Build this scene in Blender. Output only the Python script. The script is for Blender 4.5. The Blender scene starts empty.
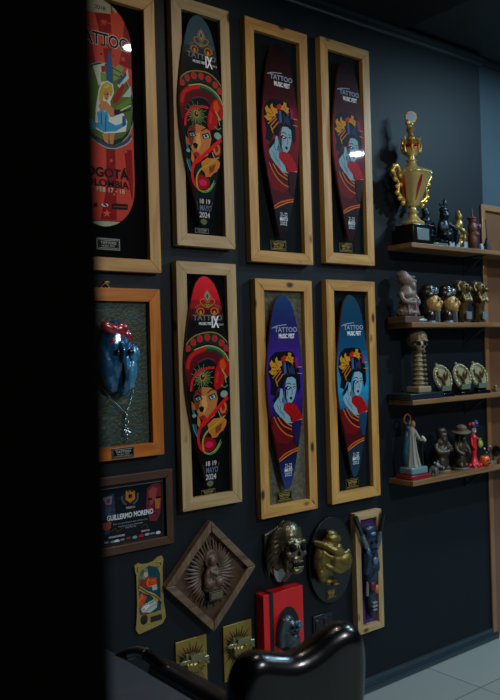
import bpy, bmesh, math, random
from mathutils import Vector, Matrix, Euler
from mathutils.geometry import tessellate_polygon
random.seed(7)
R = math.radians
SC = bpy.context.scene
COL = SC.collection

# ------------------------------------------------------------------ camera
cam_d = bpy.data.cameras.new('camera')
cam = bpy.data.objects.new('camera', cam_d); COL.objects.link(cam)
r = Vector((0.78418818, -0.6198985, -0.02783433)); u = Vector((0.02038485, -0.01909653, 0.99960981)); f = Vector((0.62018816, 0.7844496, 0.00233874))
cam.matrix_world = Matrix(((r.x, u.x, -f.x, 0), (r.y, u.y, -f.y, -2.68), (r.z, u.z, -f.z, 1.68), (0, 0, 0, 1)))
cam_d.sensor_fit = 'VERTICAL'; cam_d.sensor_height = 36; cam_d.sensor_width = 36; cam_d.lens = 780 / 700 * 36
cam_d.clip_start = .02
cam_d.dof.use_dof = True; cam_d.dof.focus_distance = 3.3; cam_d.dof.aperture_fstop = 2.8
SC.camera = cam
# ------------------------------------------------------------------ world, lights, exposure
w = bpy.data.worlds.new('world'); SC.world = w; w.use_nodes = True
w.node_tree.nodes['Background'].inputs[0].default_value = (.55, .75, 1, 1)
w.node_tree.nodes['Background'].inputs[1].default_value = 0.02
SC.view_settings.view_transform = 'Standard'; SC.view_settings.look = 'None'
SC.view_settings.gamma = 1; SC.view_settings.use_curve_mapping = False
SC.view_settings.exposure = 0
def lamp(name, loc, size, power, color, aim=None):
    d = bpy.data.lights.new(name, 'AREA'); d.shape = 'DISK'; d.size = size; d.energy = power; d.color = color
    o = bpy.data.objects.new(name, d); COL.objects.link(o); o.location = loc
    if aim: o.rotation_euler = (Vector(aim) - Vector(loc)).to_track_quat('-Z', 'Y').to_euler()
    return o
lamp('ceiling_spot_far', (4.76, -1.93, 3.3), .11, 46, (.6, .84, 1))
lamp('ceiling_spot_shelves', (4.3, -1.05, 3.34), .4, 34, (.46, .78, 1))
lamp('ceiling_spot_frames', (2.1, -1.0, 3.3), .1, 8, (1, .88, .74))
lamp('room_fill_light', (2.75, -4.0, 3.3), .5, 115, (.95, .97, 1))  # added unseen fill light for overall brightness, placed clear of the deck reflections

# ------------------------------------------------------------------ materials
MATS = {}
def lin(h):
    c = [int(h[i:i + 2], 16) / 255 for i in (0, 2, 4)]
    return tuple(x / 12.92 if x <= .04045 else ((x + .055) / 1.055) ** 2.4 for x in c)
def mat(name, hexc, rough=.5, metal=0, spec=.5, coat=0, bump=0, bscale=60, var=0, vscale=8, sheen=0):
    if name in MATS: return MATS[name]
    m = bpy.data.materials.new(name); m.use_nodes = True; nt = m.node_tree; b = nt.nodes['Principled BSDF']
    c = lin(hexc)
    b.inputs['Base Color'].default_value = (*c, 1); b.inputs['Roughness'].default_value = rough; b.inputs['Metallic'].default_value = metal
    b.inputs['Specular IOR Level'].default_value = spec; b.inputs['Coat Weight'].default_value = coat; b.inputs['Coat Roughness'].default_value = .08
    tc = nt.nodes.new('ShaderNodeTexCoord')
    if var:
        n = nt.nodes.new('ShaderNodeTexNoise'); n.inputs['Scale'].default_value = vscale; n.inputs['Detail'].default_value = 5
        nt.links.new(tc.outputs['Object'], n.inputs['Vector'])
        cr = nt.nodes.new('ShaderNodeValToRGB')
        cr.color_ramp.elements[0].position = .3; cr.color_ramp.elements[1].position = .7
        cr.color_ramp.elements[0].color = (*[x * (1 - var) for x in c], 1); cr.color_ramp.elements[1].color = (*[min(1, x * (1 + var)) for x in c], 1)
        nt.links.new(n.outputs[0], cr.inputs[0]); nt.links.new(cr.outputs[0], b.inputs['Base Color'])
    if bump:
        n = nt.nodes.new('ShaderNodeTexNoise'); n.inputs['Scale'].default_value = bscale; n.inputs['Detail'].default_value = 3
        nt.links.new(tc.outputs['Object'], n.inputs['Vector'])
        bp = nt.nodes.new('ShaderNodeBump'); bp.inputs['Strength'].default_value = bump; bp.inputs['Distance'].default_value = .004
        nt.links.new(n.outputs[0], bp.inputs['Height']); nt.links.new(bp.outputs[0], b.inputs['Normal'])
    MATS[name] = m; return m
def wood(name, c1, c2, horiz, rough=.5, knots=True, seed=0.0, knot='3a1c0a'):
    key = name + ('_h' if horiz else '_v')
    if key in MATS: return MATS[key]
    m = bpy.data.materials.new(key); m.use_nodes = True; nt = m.node_tree; b = nt.nodes['Principled BSDF']; N = nt.nodes.new; L = nt.links.new
    tc = N('ShaderNodeTexCoord'); gm = N('ShaderNodeNewGeometry')
    mp = N('ShaderNodeMapping'); mp.inputs['Location'].default_value = (seed, seed * 2, seed * 3)
    mp.inputs['Scale'].default_value = (1.6, 14, 22) if horiz else (22, 14, 1.6)
    L(gm.outputs['Position'], mp.inputs[0])
    n = N('ShaderNodeTexNoise'); n.inputs['Scale'].default_value = 2.2; n.inputs['Detail'].default_value = 6; n.inputs['Distortion'].default_value = .6
    L(mp.outputs[0], n.inputs['Vector'])
    cr = N('ShaderNodeValToRGB'); cr.color_ramp.elements[0].position = .32; cr.color_ramp.elements[1].position = .68
    cr.color_ramp.elements[0].color = (*lin(c1), 1); cr.color_ramp.elements[1].color = (*lin(c2), 1)
    L(n.outputs[0], cr.inputs[0]); out = cr.outputs[0]
    if knots:
        mk = N('ShaderNodeMapping'); mk.inputs['Location'].default_value = (seed * 5, 0, seed)
        mk.inputs['Scale'].default_value = (4, 4, 7) if horiz else (8, 4, 3.6)
        L(gm.outputs['Position'], mk.inputs[0])
        v = N('ShaderNodeTexVoronoi'); v.inputs['Scale'].default_value = 1.4; L(mk.outputs[0], v.inputs['Vector'])
        k = N('ShaderNodeValToRGB'); k.color_ramp.elements[0].position = .07; k.color_ramp.elements[1].position = .16
        k.color_ramp.elements[0].color = (1, 1, 1, 1); k.color_ramp.elements[1].color = (0, 0, 0, 1)
        L(v.outputs['Distance'], k.inputs[0])
        mx = N('ShaderNodeMix'); mx.data_type = 'RGBA'; L(k.outputs[0], mx.inputs[0]); L(out, mx.inputs[6]); mx.inputs[7].default_value = (*lin(knot), 1)
        out = mx.outputs[2]
    L(out, b.inputs['Base Color']); b.inputs['Roughness'].default_value = rough
    MATS[key] = m; return m
def attr_mat(name, rough, coat, gain=1.0):
    if name in MATS: return MATS[name]
    m = bpy.data.materials.new(name); m.use_nodes = True; nt = m.node_tree; b = nt.nodes['Principled BSDF']
    a = nt.nodes.new('ShaderNodeAttribute'); a.attribute_name = 'ink'
    h = nt.nodes.new('ShaderNodeHueSaturation'); h.inputs['Value'].default_value = gain
    nt.links.new(a.outputs['Color'], h.inputs['Color']); nt.links.new(h.outputs[0], b.inputs['Base Color'])
    b.inputs['Roughness'].default_value = rough; b.inputs['Coat Weight'].default_value = coat; b.inputs['Coat Roughness'].default_value = .03; b.inputs['Specular IOR Level'].default_value = .07
    MATS[name] = m; return m

# ------------------------------------------------------------------ mesh builder
class MB:
    def __init__(s): s.v = []; s.f = []; s.mi = []; s.pc = []
    def add(s, vs, fs, mi=0, M=None):
        o = len(s.v); s.pc.append((o, len(s.f))); s.v += [tuple((M @ Vector(p)) if M else p) for p in vs]
        for q in fs: s.f.append([o + i for i in q]); s.mi.append(mi)
        return s
    def box(s, x0, x1, y0, y1, z0, z1, mi=0, M=None):
        return s.add([(x0, y0, z0), (x1, y0, z0), (x1, y1, z0), (x0, y1, z0), (x0, y0, z1), (x1, y0, z1), (x1, y1, z1), (x0, y1, z1)],
                     [(0, 3, 2, 1), (4, 5, 6, 7), (0, 1, 5, 4), (1, 2, 6, 5), (2, 3, 7, 6), (3, 0, 4, 7)], mi, M)
    def prism(s, pts, y0, y1, mi=0, M=None):      # outline in XZ, y0 front (towards -Y), y1 back
        n = len(pts); vs = [(x, y0, z) for x, z in pts] + [(x, y1, z) for x, z in pts]
        tri = tessellate_polygon([[Vector((x, z, 0)) for x, z in pts]])
        fs = [tuple(t) for t in tri] + [tuple(n + i for i in reversed(t)) for t in tri] + [(i, (i + 1) % n, n + (i + 1) % n, n + i) for i in range(n)]
        return s.add(vs, fs, mi, M)
    def lathe(s, prof, c=(0, 0, 0), mi=0, n=24, M=None):
        vs = []; fs = []
        for rr, z in prof:
            for k in range(n):
                a = math.tau * k / n; vs.append((c[0] + rr * math.cos(a), c[1] + rr * math.sin(a), c[2] + z))
        for j in range(len(prof) - 1):
            for k in range(n): k2 = (k + 1) % n; fs.append((j * n + k, j * n + k2, (j + 1) * n + k2, (j + 1) * n + k))
        fs.append(tuple(reversed(range(n)))); fs.append(tuple(range((len(prof) - 1) * n, len(prof) * n)))
        return s.add(vs, fs, mi, M)
    def ell(s, c, rd, rot=(0, 0, 0), mi=0, n=16, m=10):
        if isinstance(rd, (int, float)): rd = (rd,) * 3
        M = Matrix.Translation(c) @ Euler([R(a) for a in rot]).to_matrix().to_4x4()
        vs = [(0, 0, rd[2])]
        for j in range(1, m):
            p = math.pi * j / m
            for k in range(n): a = math.tau * k / n; vs.append((rd[0] * math.sin(p) * math.cos(a), rd[1] * math.sin(p) * math.sin(a), rd[2] * math.cos(p)))
        vs.append((0, 0, -rd[2])); fs = []
        for k in range(n): fs.append((0, 1 + k, 1 + (k + 1) % n))
        for j in range(m - 2):
            for k in range(n): a = 1 + j * n; k2 = (k + 1) % n; fs.append((a + k, a + n + k, a + n + k2, a + k2))
        a = 1 + (m - 2) * n; e = len(vs) - 1
        for k in range(n): fs.append((a + k, e, a + (k + 1) % n))
        return s.add(vs, fs, mi, M)
    def tube(s, pts, rad, mi=0, n=10, sm=0):
        pts = [Vector(p) for p in pts]
        rs = list(rad) if isinstance(rad, (list, tuple)) else [rad] * len(pts)
        if sm and len(pts) > 2: pts, rs = crom(pts, rs, sm)
        vs = []; fs = []; up = Vector((0, 0, 1)); prev = None
        for i, p in enumerate(pts):
            t = (pts[min(i + 1, len(pts) - 1)] - pts[max(i - 1, 0)]).normalized()
            if prev is None:
                a = t.cross(up);
                if a.length < .1: a = t.cross(Vector((0, 1, 0)))
            else: a = prev - t * prev.dot(t)
            a.normalize(); prev = a; b = t.cross(a)
            for k in range(n): q = math.tau * k / n; vs.append(tuple(p + (a * math.cos(q) + b * math.sin(q)) * rs[i]))
        for j in range(len(pts) - 1):
            for k in range(n): k2 = (k + 1) % n; fs.append((j * n + k, j * n + k2, (j + 1) * n + k2, (j + 1) * n + k))
        fs.append(tuple(reversed(range(n)))); fs.append(tuple(range((len(pts) - 1) * n, len(pts) * n)))
        return s.add(vs, fs, mi)
    def pillow(s, pts, r_, y0, y1, mi=0, n=6):      # outline in XZ (counter-clockwise), thick slab with fully rounded rim
        N = len(pts); P = [Vector(p) for p in pts]; nr = []
        for i in range(N):
            d = (P[(i + 1) % N] - P[i - 1]).normalized(); nr.append(Vector((-d.y, d.x)))
        rings = []
        for j in range(n + 1):
            a = math.pi / 2 * j / n; rings.append((r_ * (1 - math.sin(a)), y0 + r_ * (1 - math.cos(a))))
        rings = rings + [(q, y1 - (y - y0)) for q, y in reversed(rings)]
        vs = []; fs = []
        for q, y in rings:
            vs += [((P[i] + nr[i] * q).x, y, (P[i] + nr[i] * q).y) for i in range(N)]
        for j in range(len(rings) - 1):
            for i in range(N): i2 = (i + 1) % N; fs.append((j * N + i, j * N + i2, (j + 1) * N + i2, (j + 1) * N + i))
        fs.append(tuple(range(N))); fs.append(tuple(range((len(rings) - 1) * N, len(rings) * N)))
        return s.add(vs, fs, mi)
    def build_each(s, names, *a, **k):           # every added piece becomes a part of its own
        if isinstance(names, str): names = [names] * len(s.pc)
        out = []
        for i, (v0, f0) in enumerate(s.pc):
            v1, f1 = s.pc[i + 1] if i + 1 < len(s.pc) else (len(s.v), len(s.f))
            m_ = MB(); m_.v = s.v[v0:v1]; m_.f = [[q - v0 for q in fc] for fc in s.f[f0:f1]]; m_.mi = s.mi[f0:f1]
            out.append(m_.build(names[i], *a, **k))
        return out
    def build(s, name, mats, parent=None, bevel=0, remesh=0, smooth=True, sub=0, ang=40, loc=None, rot=None):
        me = bpy.data.meshes.new(name); me.from_pydata(s.v, [], s.f)
        if not isinstance(mats, (list, tuple)): mats = [mats]
        for m in mats: me.materials.append(m)
        me.polygons.foreach_set('material_index', s.mi); me.update()
        bm = bmesh.new(); bm.from_mesh(me); bmesh.ops.recalc_face_normals(bm, faces=bm.faces); bm.to_mesh(me); bm.free()
        o = bpy.data.objects.new(name, me); COL.objects.link(o)
        if parent: o.parent = parent
        if loc: o.location = loc
        if rot: o.rotation_euler = rot
        if remesh:
            q = o.modifiers.new('merge', 'REMESH'); q.mode = 'VOXEL'; q.voxel_size = remesh; q.use_smooth_shade = True
            q = o.modifiers.new('soften', 'SMOOTH'); q.iterations = 3; q.factor = .5
        if bevel:
            q = o.modifiers.new('edge', 'BEVEL'); q.width = bevel; q.segments = 3; q.limit_method = 'ANGLE'; q.angle_limit = R(35)
        if sub:
            q = o.modifiers.new('round', 'SUBSURF'); q.levels = sub; q.render_levels = sub
        if smooth:
            me.polygons.foreach_set('use_smooth', [True] * len(me.polygons))
            try: me.set_sharp_from_angle(angle=R(ang))
            except Exception: pass
        return o
def crom(pts, rs, sub):
    P = [pts[0]] + list(pts) + [pts[-1]]; Q = [rs[0]] + list(rs) + [rs[-1]]; op = []; orr = []
    for i in range(1, len(P) - 2):
        for k in range(sub):
            t = k / sub; a, b, c, d = P[i - 1], P[i], P[i + 1], P[i + 2]
            op.append(.5 * ((2 * b) + (c - a) * t + (2 * a - 5 * b + 4 * c - d) * t * t + (3 * b - a - 3 * c + d) * t ** 3))
            orr.append(Q[i] * (1 - t) + Q[i + 1] * t)
    return op + [pts[-1]], orr + [rs[-1]]
def thing(name, label, cat, loc=(0, 0, 0), rz=0, group=None):
    o = bpy.data.objects.new(name, None); COL.objects.link(o); o.empty_display_size = .05
    o.location = loc; o.rotation_euler = (0, 0, R(rz)); o['label'] = label; o['category'] = cat
    if group: o['group'] = group
    return o
def tag(o, label, cat, group=None):
    o['label'] = label; o['category'] = cat
    if group: o['group'] = group
    return o
def struct(o): o['kind'] = 'structure'; return o
def copy_tree(o, parent=None):
    c = o.copy(); COL.objects.link(c); c.parent = parent
    for ch in list(o.children): copy_tree(ch, c)
    return c
def dup(root, loc, label, rz=None):
    c = copy_tree(root); c.location = loc; c['label'] = label
    if rz is not None: c.rotation_euler = (0, 0, R(rz))
    return c

# ------------------------------------------------------------------ printed artwork: thin layers of flat ink inside ONE mesh
_tc = {}
def text_tris(txt, bold):
    if (txt, bold) in _tc: return _tc[(txt, bold)]
    cu = bpy.data.curves.new('t', 'FONT'); cu.body = txt; cu.size = 1; cu.offset = bold; cu.resolution_u = 3
    o = bpy.data.objects.new('t', cu); COL.objects.link(o)
    bpy.context.view_layer.update()
    me = bpy.data.meshes.new_from_object(o.evaluated_get(bpy.context.evaluated_depsgraph_get()))
    me.calc_loop_triangles()
    tr = [[(me.vertices[i].co.x, me.vertices[i].co.y) for i in t.vertices] for t in me.loop_triangles]
    bpy.data.objects.remove(o); bpy.data.curves.remove(cu); bpy.data.meshes.remove(me)
    xs = [p[0] for t in tr for p in t]; ys = [p[1] for t in tr for p in t]
    x0, x1, y0, y1 = min(xs), max(xs), min(ys), max(ys)
    tr = [[((x - x0) / (x1 - x0), (y - y0) / (y1 - y0)) for x, y in t] for t in tr]
    _tc[(txt, bold)] = tr; return tr
def area(p): return sum(p[i][0] * p[(i + 1) % len(p)][1] - p[(i + 1) % len(p)][0] * p[i][1] for i in range(len(p))) / 2
def clip_half(poly, a, b, c):                       # keep a*x + b*z + c >= 0
    out = []
    for i in range(len(poly)):
        p, q = poly[i], poly[(i + 1) % len(poly)]
        dp = a * p[0] + b * p[1] + c; dq = a * q[0] + b * q[1] + c
        if dp >= 0: out.append(p)
        if (dp >= 0) != (dq >= 0):
            t = dp / (dp - dq); out.append((p[0] + (q[0] - p[0]) * t, p[1] + (q[1] - p[1]) * t))
    return out
def clip_convex(poly, hull):
    for i in range(len(hull)):
        x0, z0 = hull[i]; x1, z1 = hull[(i + 1) % len(hull)]
        a, b = -(z1 - z0), (x1 - x0)
        poly = clip_half(poly, a, b, -(a * x0 + b * z0))
        if len(poly) < 3: return []
    return poly
def hull2(pts):
    pts = sorted(set(pts))
    def half(ps):
        h = []
        for p in ps:
            while len(h) > 1 and (h[-1][0] - h[-2][0]) * (p[1] - h[-2][1]) - (h[-1][1] - h[-2][1]) * (p[0] - h[-2][0]) <= 0: h.pop()
            h.append(p)
        return h[:-1]
    return half(pts) + half(pts[::-1])              # counter-clockwise
def poly_tris(pts):
    return [[pts[i] for i in t] for t in tessellate_polygon([[Vector((x, z, 0)) for x, z in pts]])]
def art_polys(items, T, wsc=1.0):
    """items -> list of (layer, rgb, polygon) in local metres; T maps a point of the artwork to metres"""
    out = []
    for L, it in enumerate(items):
        col = lin(it[1])
        if it[0] == 'p': out += [(L, col, t) for t in poly_tris([T(p) for p in it[2]])]
        elif it[0] == 'e':
            c = T(it[2]); e = T((it[2][0] + it[3][0], it[2][1] + it[3][1])) if len(it) == 4 and isinstance(it[3], tuple) else None
            rx, rz = abs(e[0] - c[0]), abs(e[1] - c[1])
            out.append((L, col, [(c[0] + rx * math.cos(a * math.tau / 18), c[1] + rz * math.sin(a * math.tau / 18)) for a in range(18)]))
        elif it[0] == 's':
            P = [Vector((*T(p), 0)) for p in it[3]]; w = it[2] / 2 * wsc
            if len(P) > 2: P, _ = crom(P, [1] * len(P), 5)
            off = []
            for i in range(len(P)):
                d = P[min(i + 1, len(P) - 1)] - P[max(i - 1, 0)]
                d = d.normalized() if d.length > 1e-7 else Vector((1, 0, 0)); off.append(Vector((-d.y, d.x, 0)) * w)
            for i in range(len(P) - 1):
                a_, b_, c_, d_ = (P[i] - off[i]).xy, (P[i + 1] - off[i + 1]).xy, (P[i + 1] + off[i + 1]).xy, (P[i] + off[i]).xy
                out.append((L, col, [tuple(a_), tuple(b_), tuple(c_)])); out.append((L, col, [tuple(a_), tuple(c_), tuple(d_)]))
        elif it[0] == 't':
            x0, v0, x1, v1 = it[3]; a = T((x0, v0)); b = T((x1, v1)); zl, zh = min(a[1], b[1]), max(a[1], b[1]); xl, xh = min(a[0], b[0]), max(a[0], b[0])
            for t in text_tris(it[2], it[4]): out.append((L, col, [(xl + p[0] * (xh - xl), zl + p[1] * (zh - zl)) for p in t]))
    return out
def printed(name, polys, hull, mat_, parent, yfun, levels=None, step=.00003, extra=None):
    vs = []; fs = []; cols = []
    for L, col, pl in polys:
        if area(pl) < 0: pl = pl[::-1]
        pl = clip_convex(pl, hull) if hull else pl
        if len(pl) < 3 or abs(area(pl)) < 1e-9: continue
        if levels:
            zs = [p[1] for p in pl]; pieces = []
            for a, b in zip(levels, levels[1:]):
                if b <= min(zs) or a >= max(zs): continue
                q = clip_half(clip_half(pl, 0, 1, -a), 0, -1, b)
                if len(q) > 2: pieces.append(q)
        else: pieces = [pl]
        for q in pieces:
            o = len(vs); vs += [(x, yfun(x, z) - step * (L + 1), z) for x, z in q]; fs.append(list(range(o, o + len(q)))); cols.append(col)
    n_ink = len(fs)
    mats = [mat_]
    if extra:
        evs, efs, em, ecol = extra; o = len(vs); vs += evs; fs += [[o + i for i in q] for q in efs]; cols += [ecol] * len(efs); mats.append(em)
    me = bpy.data.meshes.new(name); me.from_pydata(vs, [], fs); me.update()
    at = me.color_attributes.new('ink', 'FLOAT_COLOR', 'CORNER')
    flat = []
    for i, q in enumerate(fs): flat += [*cols[i], 1.0] * len(q)
    at.data.foreach_set('color', flat)
    for m in mats: me.materials.append(m)
    me.polygons.foreach_set('material_index', [0 if i < n_ink else 1 for i in range(len(fs))])
    o = bpy.data.objects.new(name, me); COL.objects.link(o); o.parent = parent
    return o
# ---- artwork data
GEISHA=[
('p','0a1018',[(-0.89,0.349),(-0.77,0.316),(-0.51,0.293),(-0.21,0.291),(0.11,0.289),(0.43,0.295),(0.61,0.325),(0.81,0.403),(0.83,0.48),(0.68,0.516),(0.57,0.462),(0.39,0.422),(0.07,0.424),(-0.09,0.457),(-0.18,0.509),(-0.29,0.477),(-0.41,0.474),(-0.58,0.518),(-0.85,0.505),(-0.79,0.454),(-0.93,0.401)]),
('p','c98a1e',[(-0.91,0.39),(-0.69,0.385),(-0.77,0.368),(-0.83,0.349),(-0.72,0.332),(-0.64,0.345),(-0.53,0.349),(-0.53,0.328),(-0.43,0.317),(-0.39,0.337),(-0.19,0.34),(-0.15,0.361),(-0.29,0.369),(-0.23,0.384),(-0.41,0.382),(-0.54,0.406),(-0.7,0.409)]),
('p','c98a1e',[(0.04,0.32),(0.18,0.314),(0.19,0.297),(0.36,0.3),(0.33,0.318),(0.5,0.324),(0.43,0.336),(0.52,0.348),(0.4,0.345),(0.45,0.362),(0.32,0.349),(0.17,0.341),(0.02,0.339)]),
('p','b8240f',[(-0.2,0.324),(0.01,0.309),(0.08,0.325),(-0.02,0.344),(-0.2,0.34)]),
('s','c07018',0.0055,[(-0.21,0.39),(-0.55,0.433)]),
('s','c07018',0.0055,[(-0.12,0.406),(-0.51,0.455)]),
('s','c07018',0.0055,[(-0.25,0.38),(-0.69,0.425)]),
('s','c07018',0.0055,[(-0.55,0.433),(-0.43,0.468)]),
('s','0a1018',0.0025,[(-0.73,0.368),(-0.48,0.375)]),
('s','0a1018',0.0025,[(-0.53,0.345),(-0.41,0.369)]),
('s','0a1018',0.0025,[(-0.66,0.391),(-0.45,0.386)]),
('s','e0a838',0.0025,[(-0.79,0.385),(-0.66,0.377)]),
('s','0a1018',0.0025,[(0.18,0.32),(0.32,0.339)]),
('s','c98a1e',0.0037,[(0.69,0.374),(0.93,0.374)]),
('s','c98a1e',0.0031,[(0.68,0.406),(0.94,0.409)]),
('p','8a1c5a',[(0.53,0.32),(0.71,0.326),(0.72,0.374),(0.59,0.379)]),
('s','3c4c70',0.0031,[(0.17,0.36),(0.23,0.409)]),
('s','3c4c70',0.0031,[(0.41,0.361),(0.5,0.411)]),
('s','3c4c70',0.0025,[(0.02,0.394),(0.15,0.415)]),
('p','46588a',[(-0.09,0.348),(0.03,0.345),(0.07,0.4),(-0.07,0.414)]),
('p','283250',[(0.16,0.389),(0.41,0.355),(0.52,0.397),(0.39,0.41)]),
('p','86aaba',[(0.1,0.426),(0.37,0.423),(0.56,0.436),(0.59,0.479),(0.52,0.511),(0.43,0.539),(0.28,0.559),(0.12,0.555),(-0.03,0.534),(-0.12,0.515),(-0.02,0.476),(0.02,0.447)]),
('p','7fa4b4',[(-0.36,0.498),(-0.28,0.48),(-0.17,0.48),(-0.13,0.505),(-0.1,0.533),(0.1,0.555),(0.1,0.576),(-0.04,0.586),(0.02,0.61),(0.22,0.631),(0.26,0.661),(0.0,0.659),(-0.33,0.626),(-0.59,0.593),(-0.69,0.566),(-0.59,0.541)]),
('p','46708a',[(-0.24,0.532),(-0.11,0.528),(0.09,0.555),(0.03,0.576),(-0.13,0.574)]),
('s','0c141c',0.0031,[(-0.19,0.475),(-0.14,0.51),(-0.19,0.539),(-0.25,0.555)]),
('s','0c141c',0.0025,[(-0.33,0.497),(-0.39,0.525),(-0.31,0.555)]),
('s','2c5068',0.0025,[(-0.28,0.561),(-0.32,0.59),(-0.11,0.615)]),
('s','2c5068',0.0025,[(-0.5,0.56),(-0.36,0.595),(-0.06,0.633)]),
('p','0a1018',[(-0.58,0.518),(-0.33,0.485),(-0.35,0.514),(-0.52,0.537),(-0.65,0.553),(-0.72,0.534)]),
('p','142a36',[(-0.11,0.515),(-0.02,0.476),(0.03,0.487),(0.02,0.529),(0.1,0.554),(-0.03,0.534)]),
('p','14141e',[(-0.04,0.477),(0.09,0.468),(0.31,0.478),(0.18,0.489),(0.04,0.486)]),
('e','e8e0e0',(0.14,0.479),(0.06,0.003)),
('p','14141e',[(0.39,0.477),(0.49,0.47),(0.59,0.477),(0.51,0.486)]),
('e','e8e0e0',(0.5,0.479),(0.03,0.003)),
('s','1a2430',0.0037,[(0.02,0.459),(0.18,0.455),(0.3,0.462)]),
('s','1a2430',0.0031,[(0.4,0.462),(0.55,0.461)]),
('s','3a6070',0.0031,[(0.31,0.472),(0.35,0.507),(0.26,0.511)]),
('p','0c0c16',[(0.18,0.531),(0.28,0.523),(0.36,0.531),(0.29,0.543)]),
('s','90202a',0.0025,[(0.1,0.489),(0.08,0.517)]),
('p','a81216',[(-0.15,0.568),(-0.03,0.555),(0.19,0.553),(0.49,0.564),(0.73,0.599),(0.89,0.643),(0.32,0.657),(0.23,0.63),(0.02,0.61),(-0.17,0.589)]),
('s','700c10',0.0025,[(0.25,0.654),(0.03,0.557)]),
('s','700c10',0.0025,[(0.25,0.654),(0.25,0.556)]),
('s','700c10',0.0025,[(0.25,0.654),(0.48,0.567)]),
('s','700c10',0.0025,[(0.25,0.654),(0.65,0.592)]),
('s','700c10',0.0025,[(0.25,0.654),(0.79,0.623)]),
('s','c8a088',0.0031,[(0.22,0.661),(0.9,0.644)]),
('p','4a0e16',[(-0.93,0.646),(-0.84,0.624),(-0.64,0.616),(-0.39,0.632),(-0.16,0.66),(0.28,0.677),(0.32,0.73),(0.36,0.761),(0.52,0.783),(0.74,0.785),(0.67,0.805),(-0.56,0.852),(-0.77,0.803),(-0.9,0.717)]),
('p','6a0f16',[(-0.85,0.672),(-0.64,0.641),(-0.3,0.684),(0.11,0.722),(0.28,0.737),(0.03,0.767),(-0.53,0.754)]),
('p','1e1a48',[(0.33,0.654),(0.75,0.648),(0.79,0.729),(0.66,0.78),(0.45,0.771),(0.36,0.731)]),
('s','c4661e',0.0056,[(-0.7,0.621),(-0.44,0.674),(-0.07,0.714),(0.32,0.732)]),
('s','c4661e',0.0056,[(-0.5,0.624),(-0.2,0.669),(0.27,0.695)]),
('s','d08030',0.0042,[(-0.29,0.625),(0.02,0.661),(0.28,0.677)]),
('s','6a0f16',0.0056,[(-0.78,0.634),(-0.51,0.689),(-0.07,0.732),(0.3,0.745)]),
('s','bb6024',0.0062,[(-0.58,0.849),(-0.09,0.813),(0.78,0.787)]),
('s','c8783a',0.0049,[(-0.5,0.852),(0.22,0.814),(0.73,0.801)]),
('s','7a1014',0.0049,[(-0.54,0.851),(0.07,0.814),(0.75,0.794)]),
('t', 'c8d0dc', '21-22', (-0.165, 0.866, 0.215, 0.887), 0.01),
('t', 'e0e6ee', 'MAYO', (-0.185, 0.889, 0.235, 0.91), 0.03),
('t', 'c8d0dc', '2022', (-0.18, 0.913, 0.21, 0.931), 0.01),
('s','a0aabc',0.0033,[(-0.68,0.172),(-0.41,0.161),(0.12,0.153)]),
('t', '8f9cb4', 'TATTOO', (-0.535, 0.166, 0.705, 0.192), 0.03),
('t', 'f0f0f4', 'MUSIC FEST', (-0.315, 0.2, 0.555, 0.224), 0.03),
]
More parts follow.
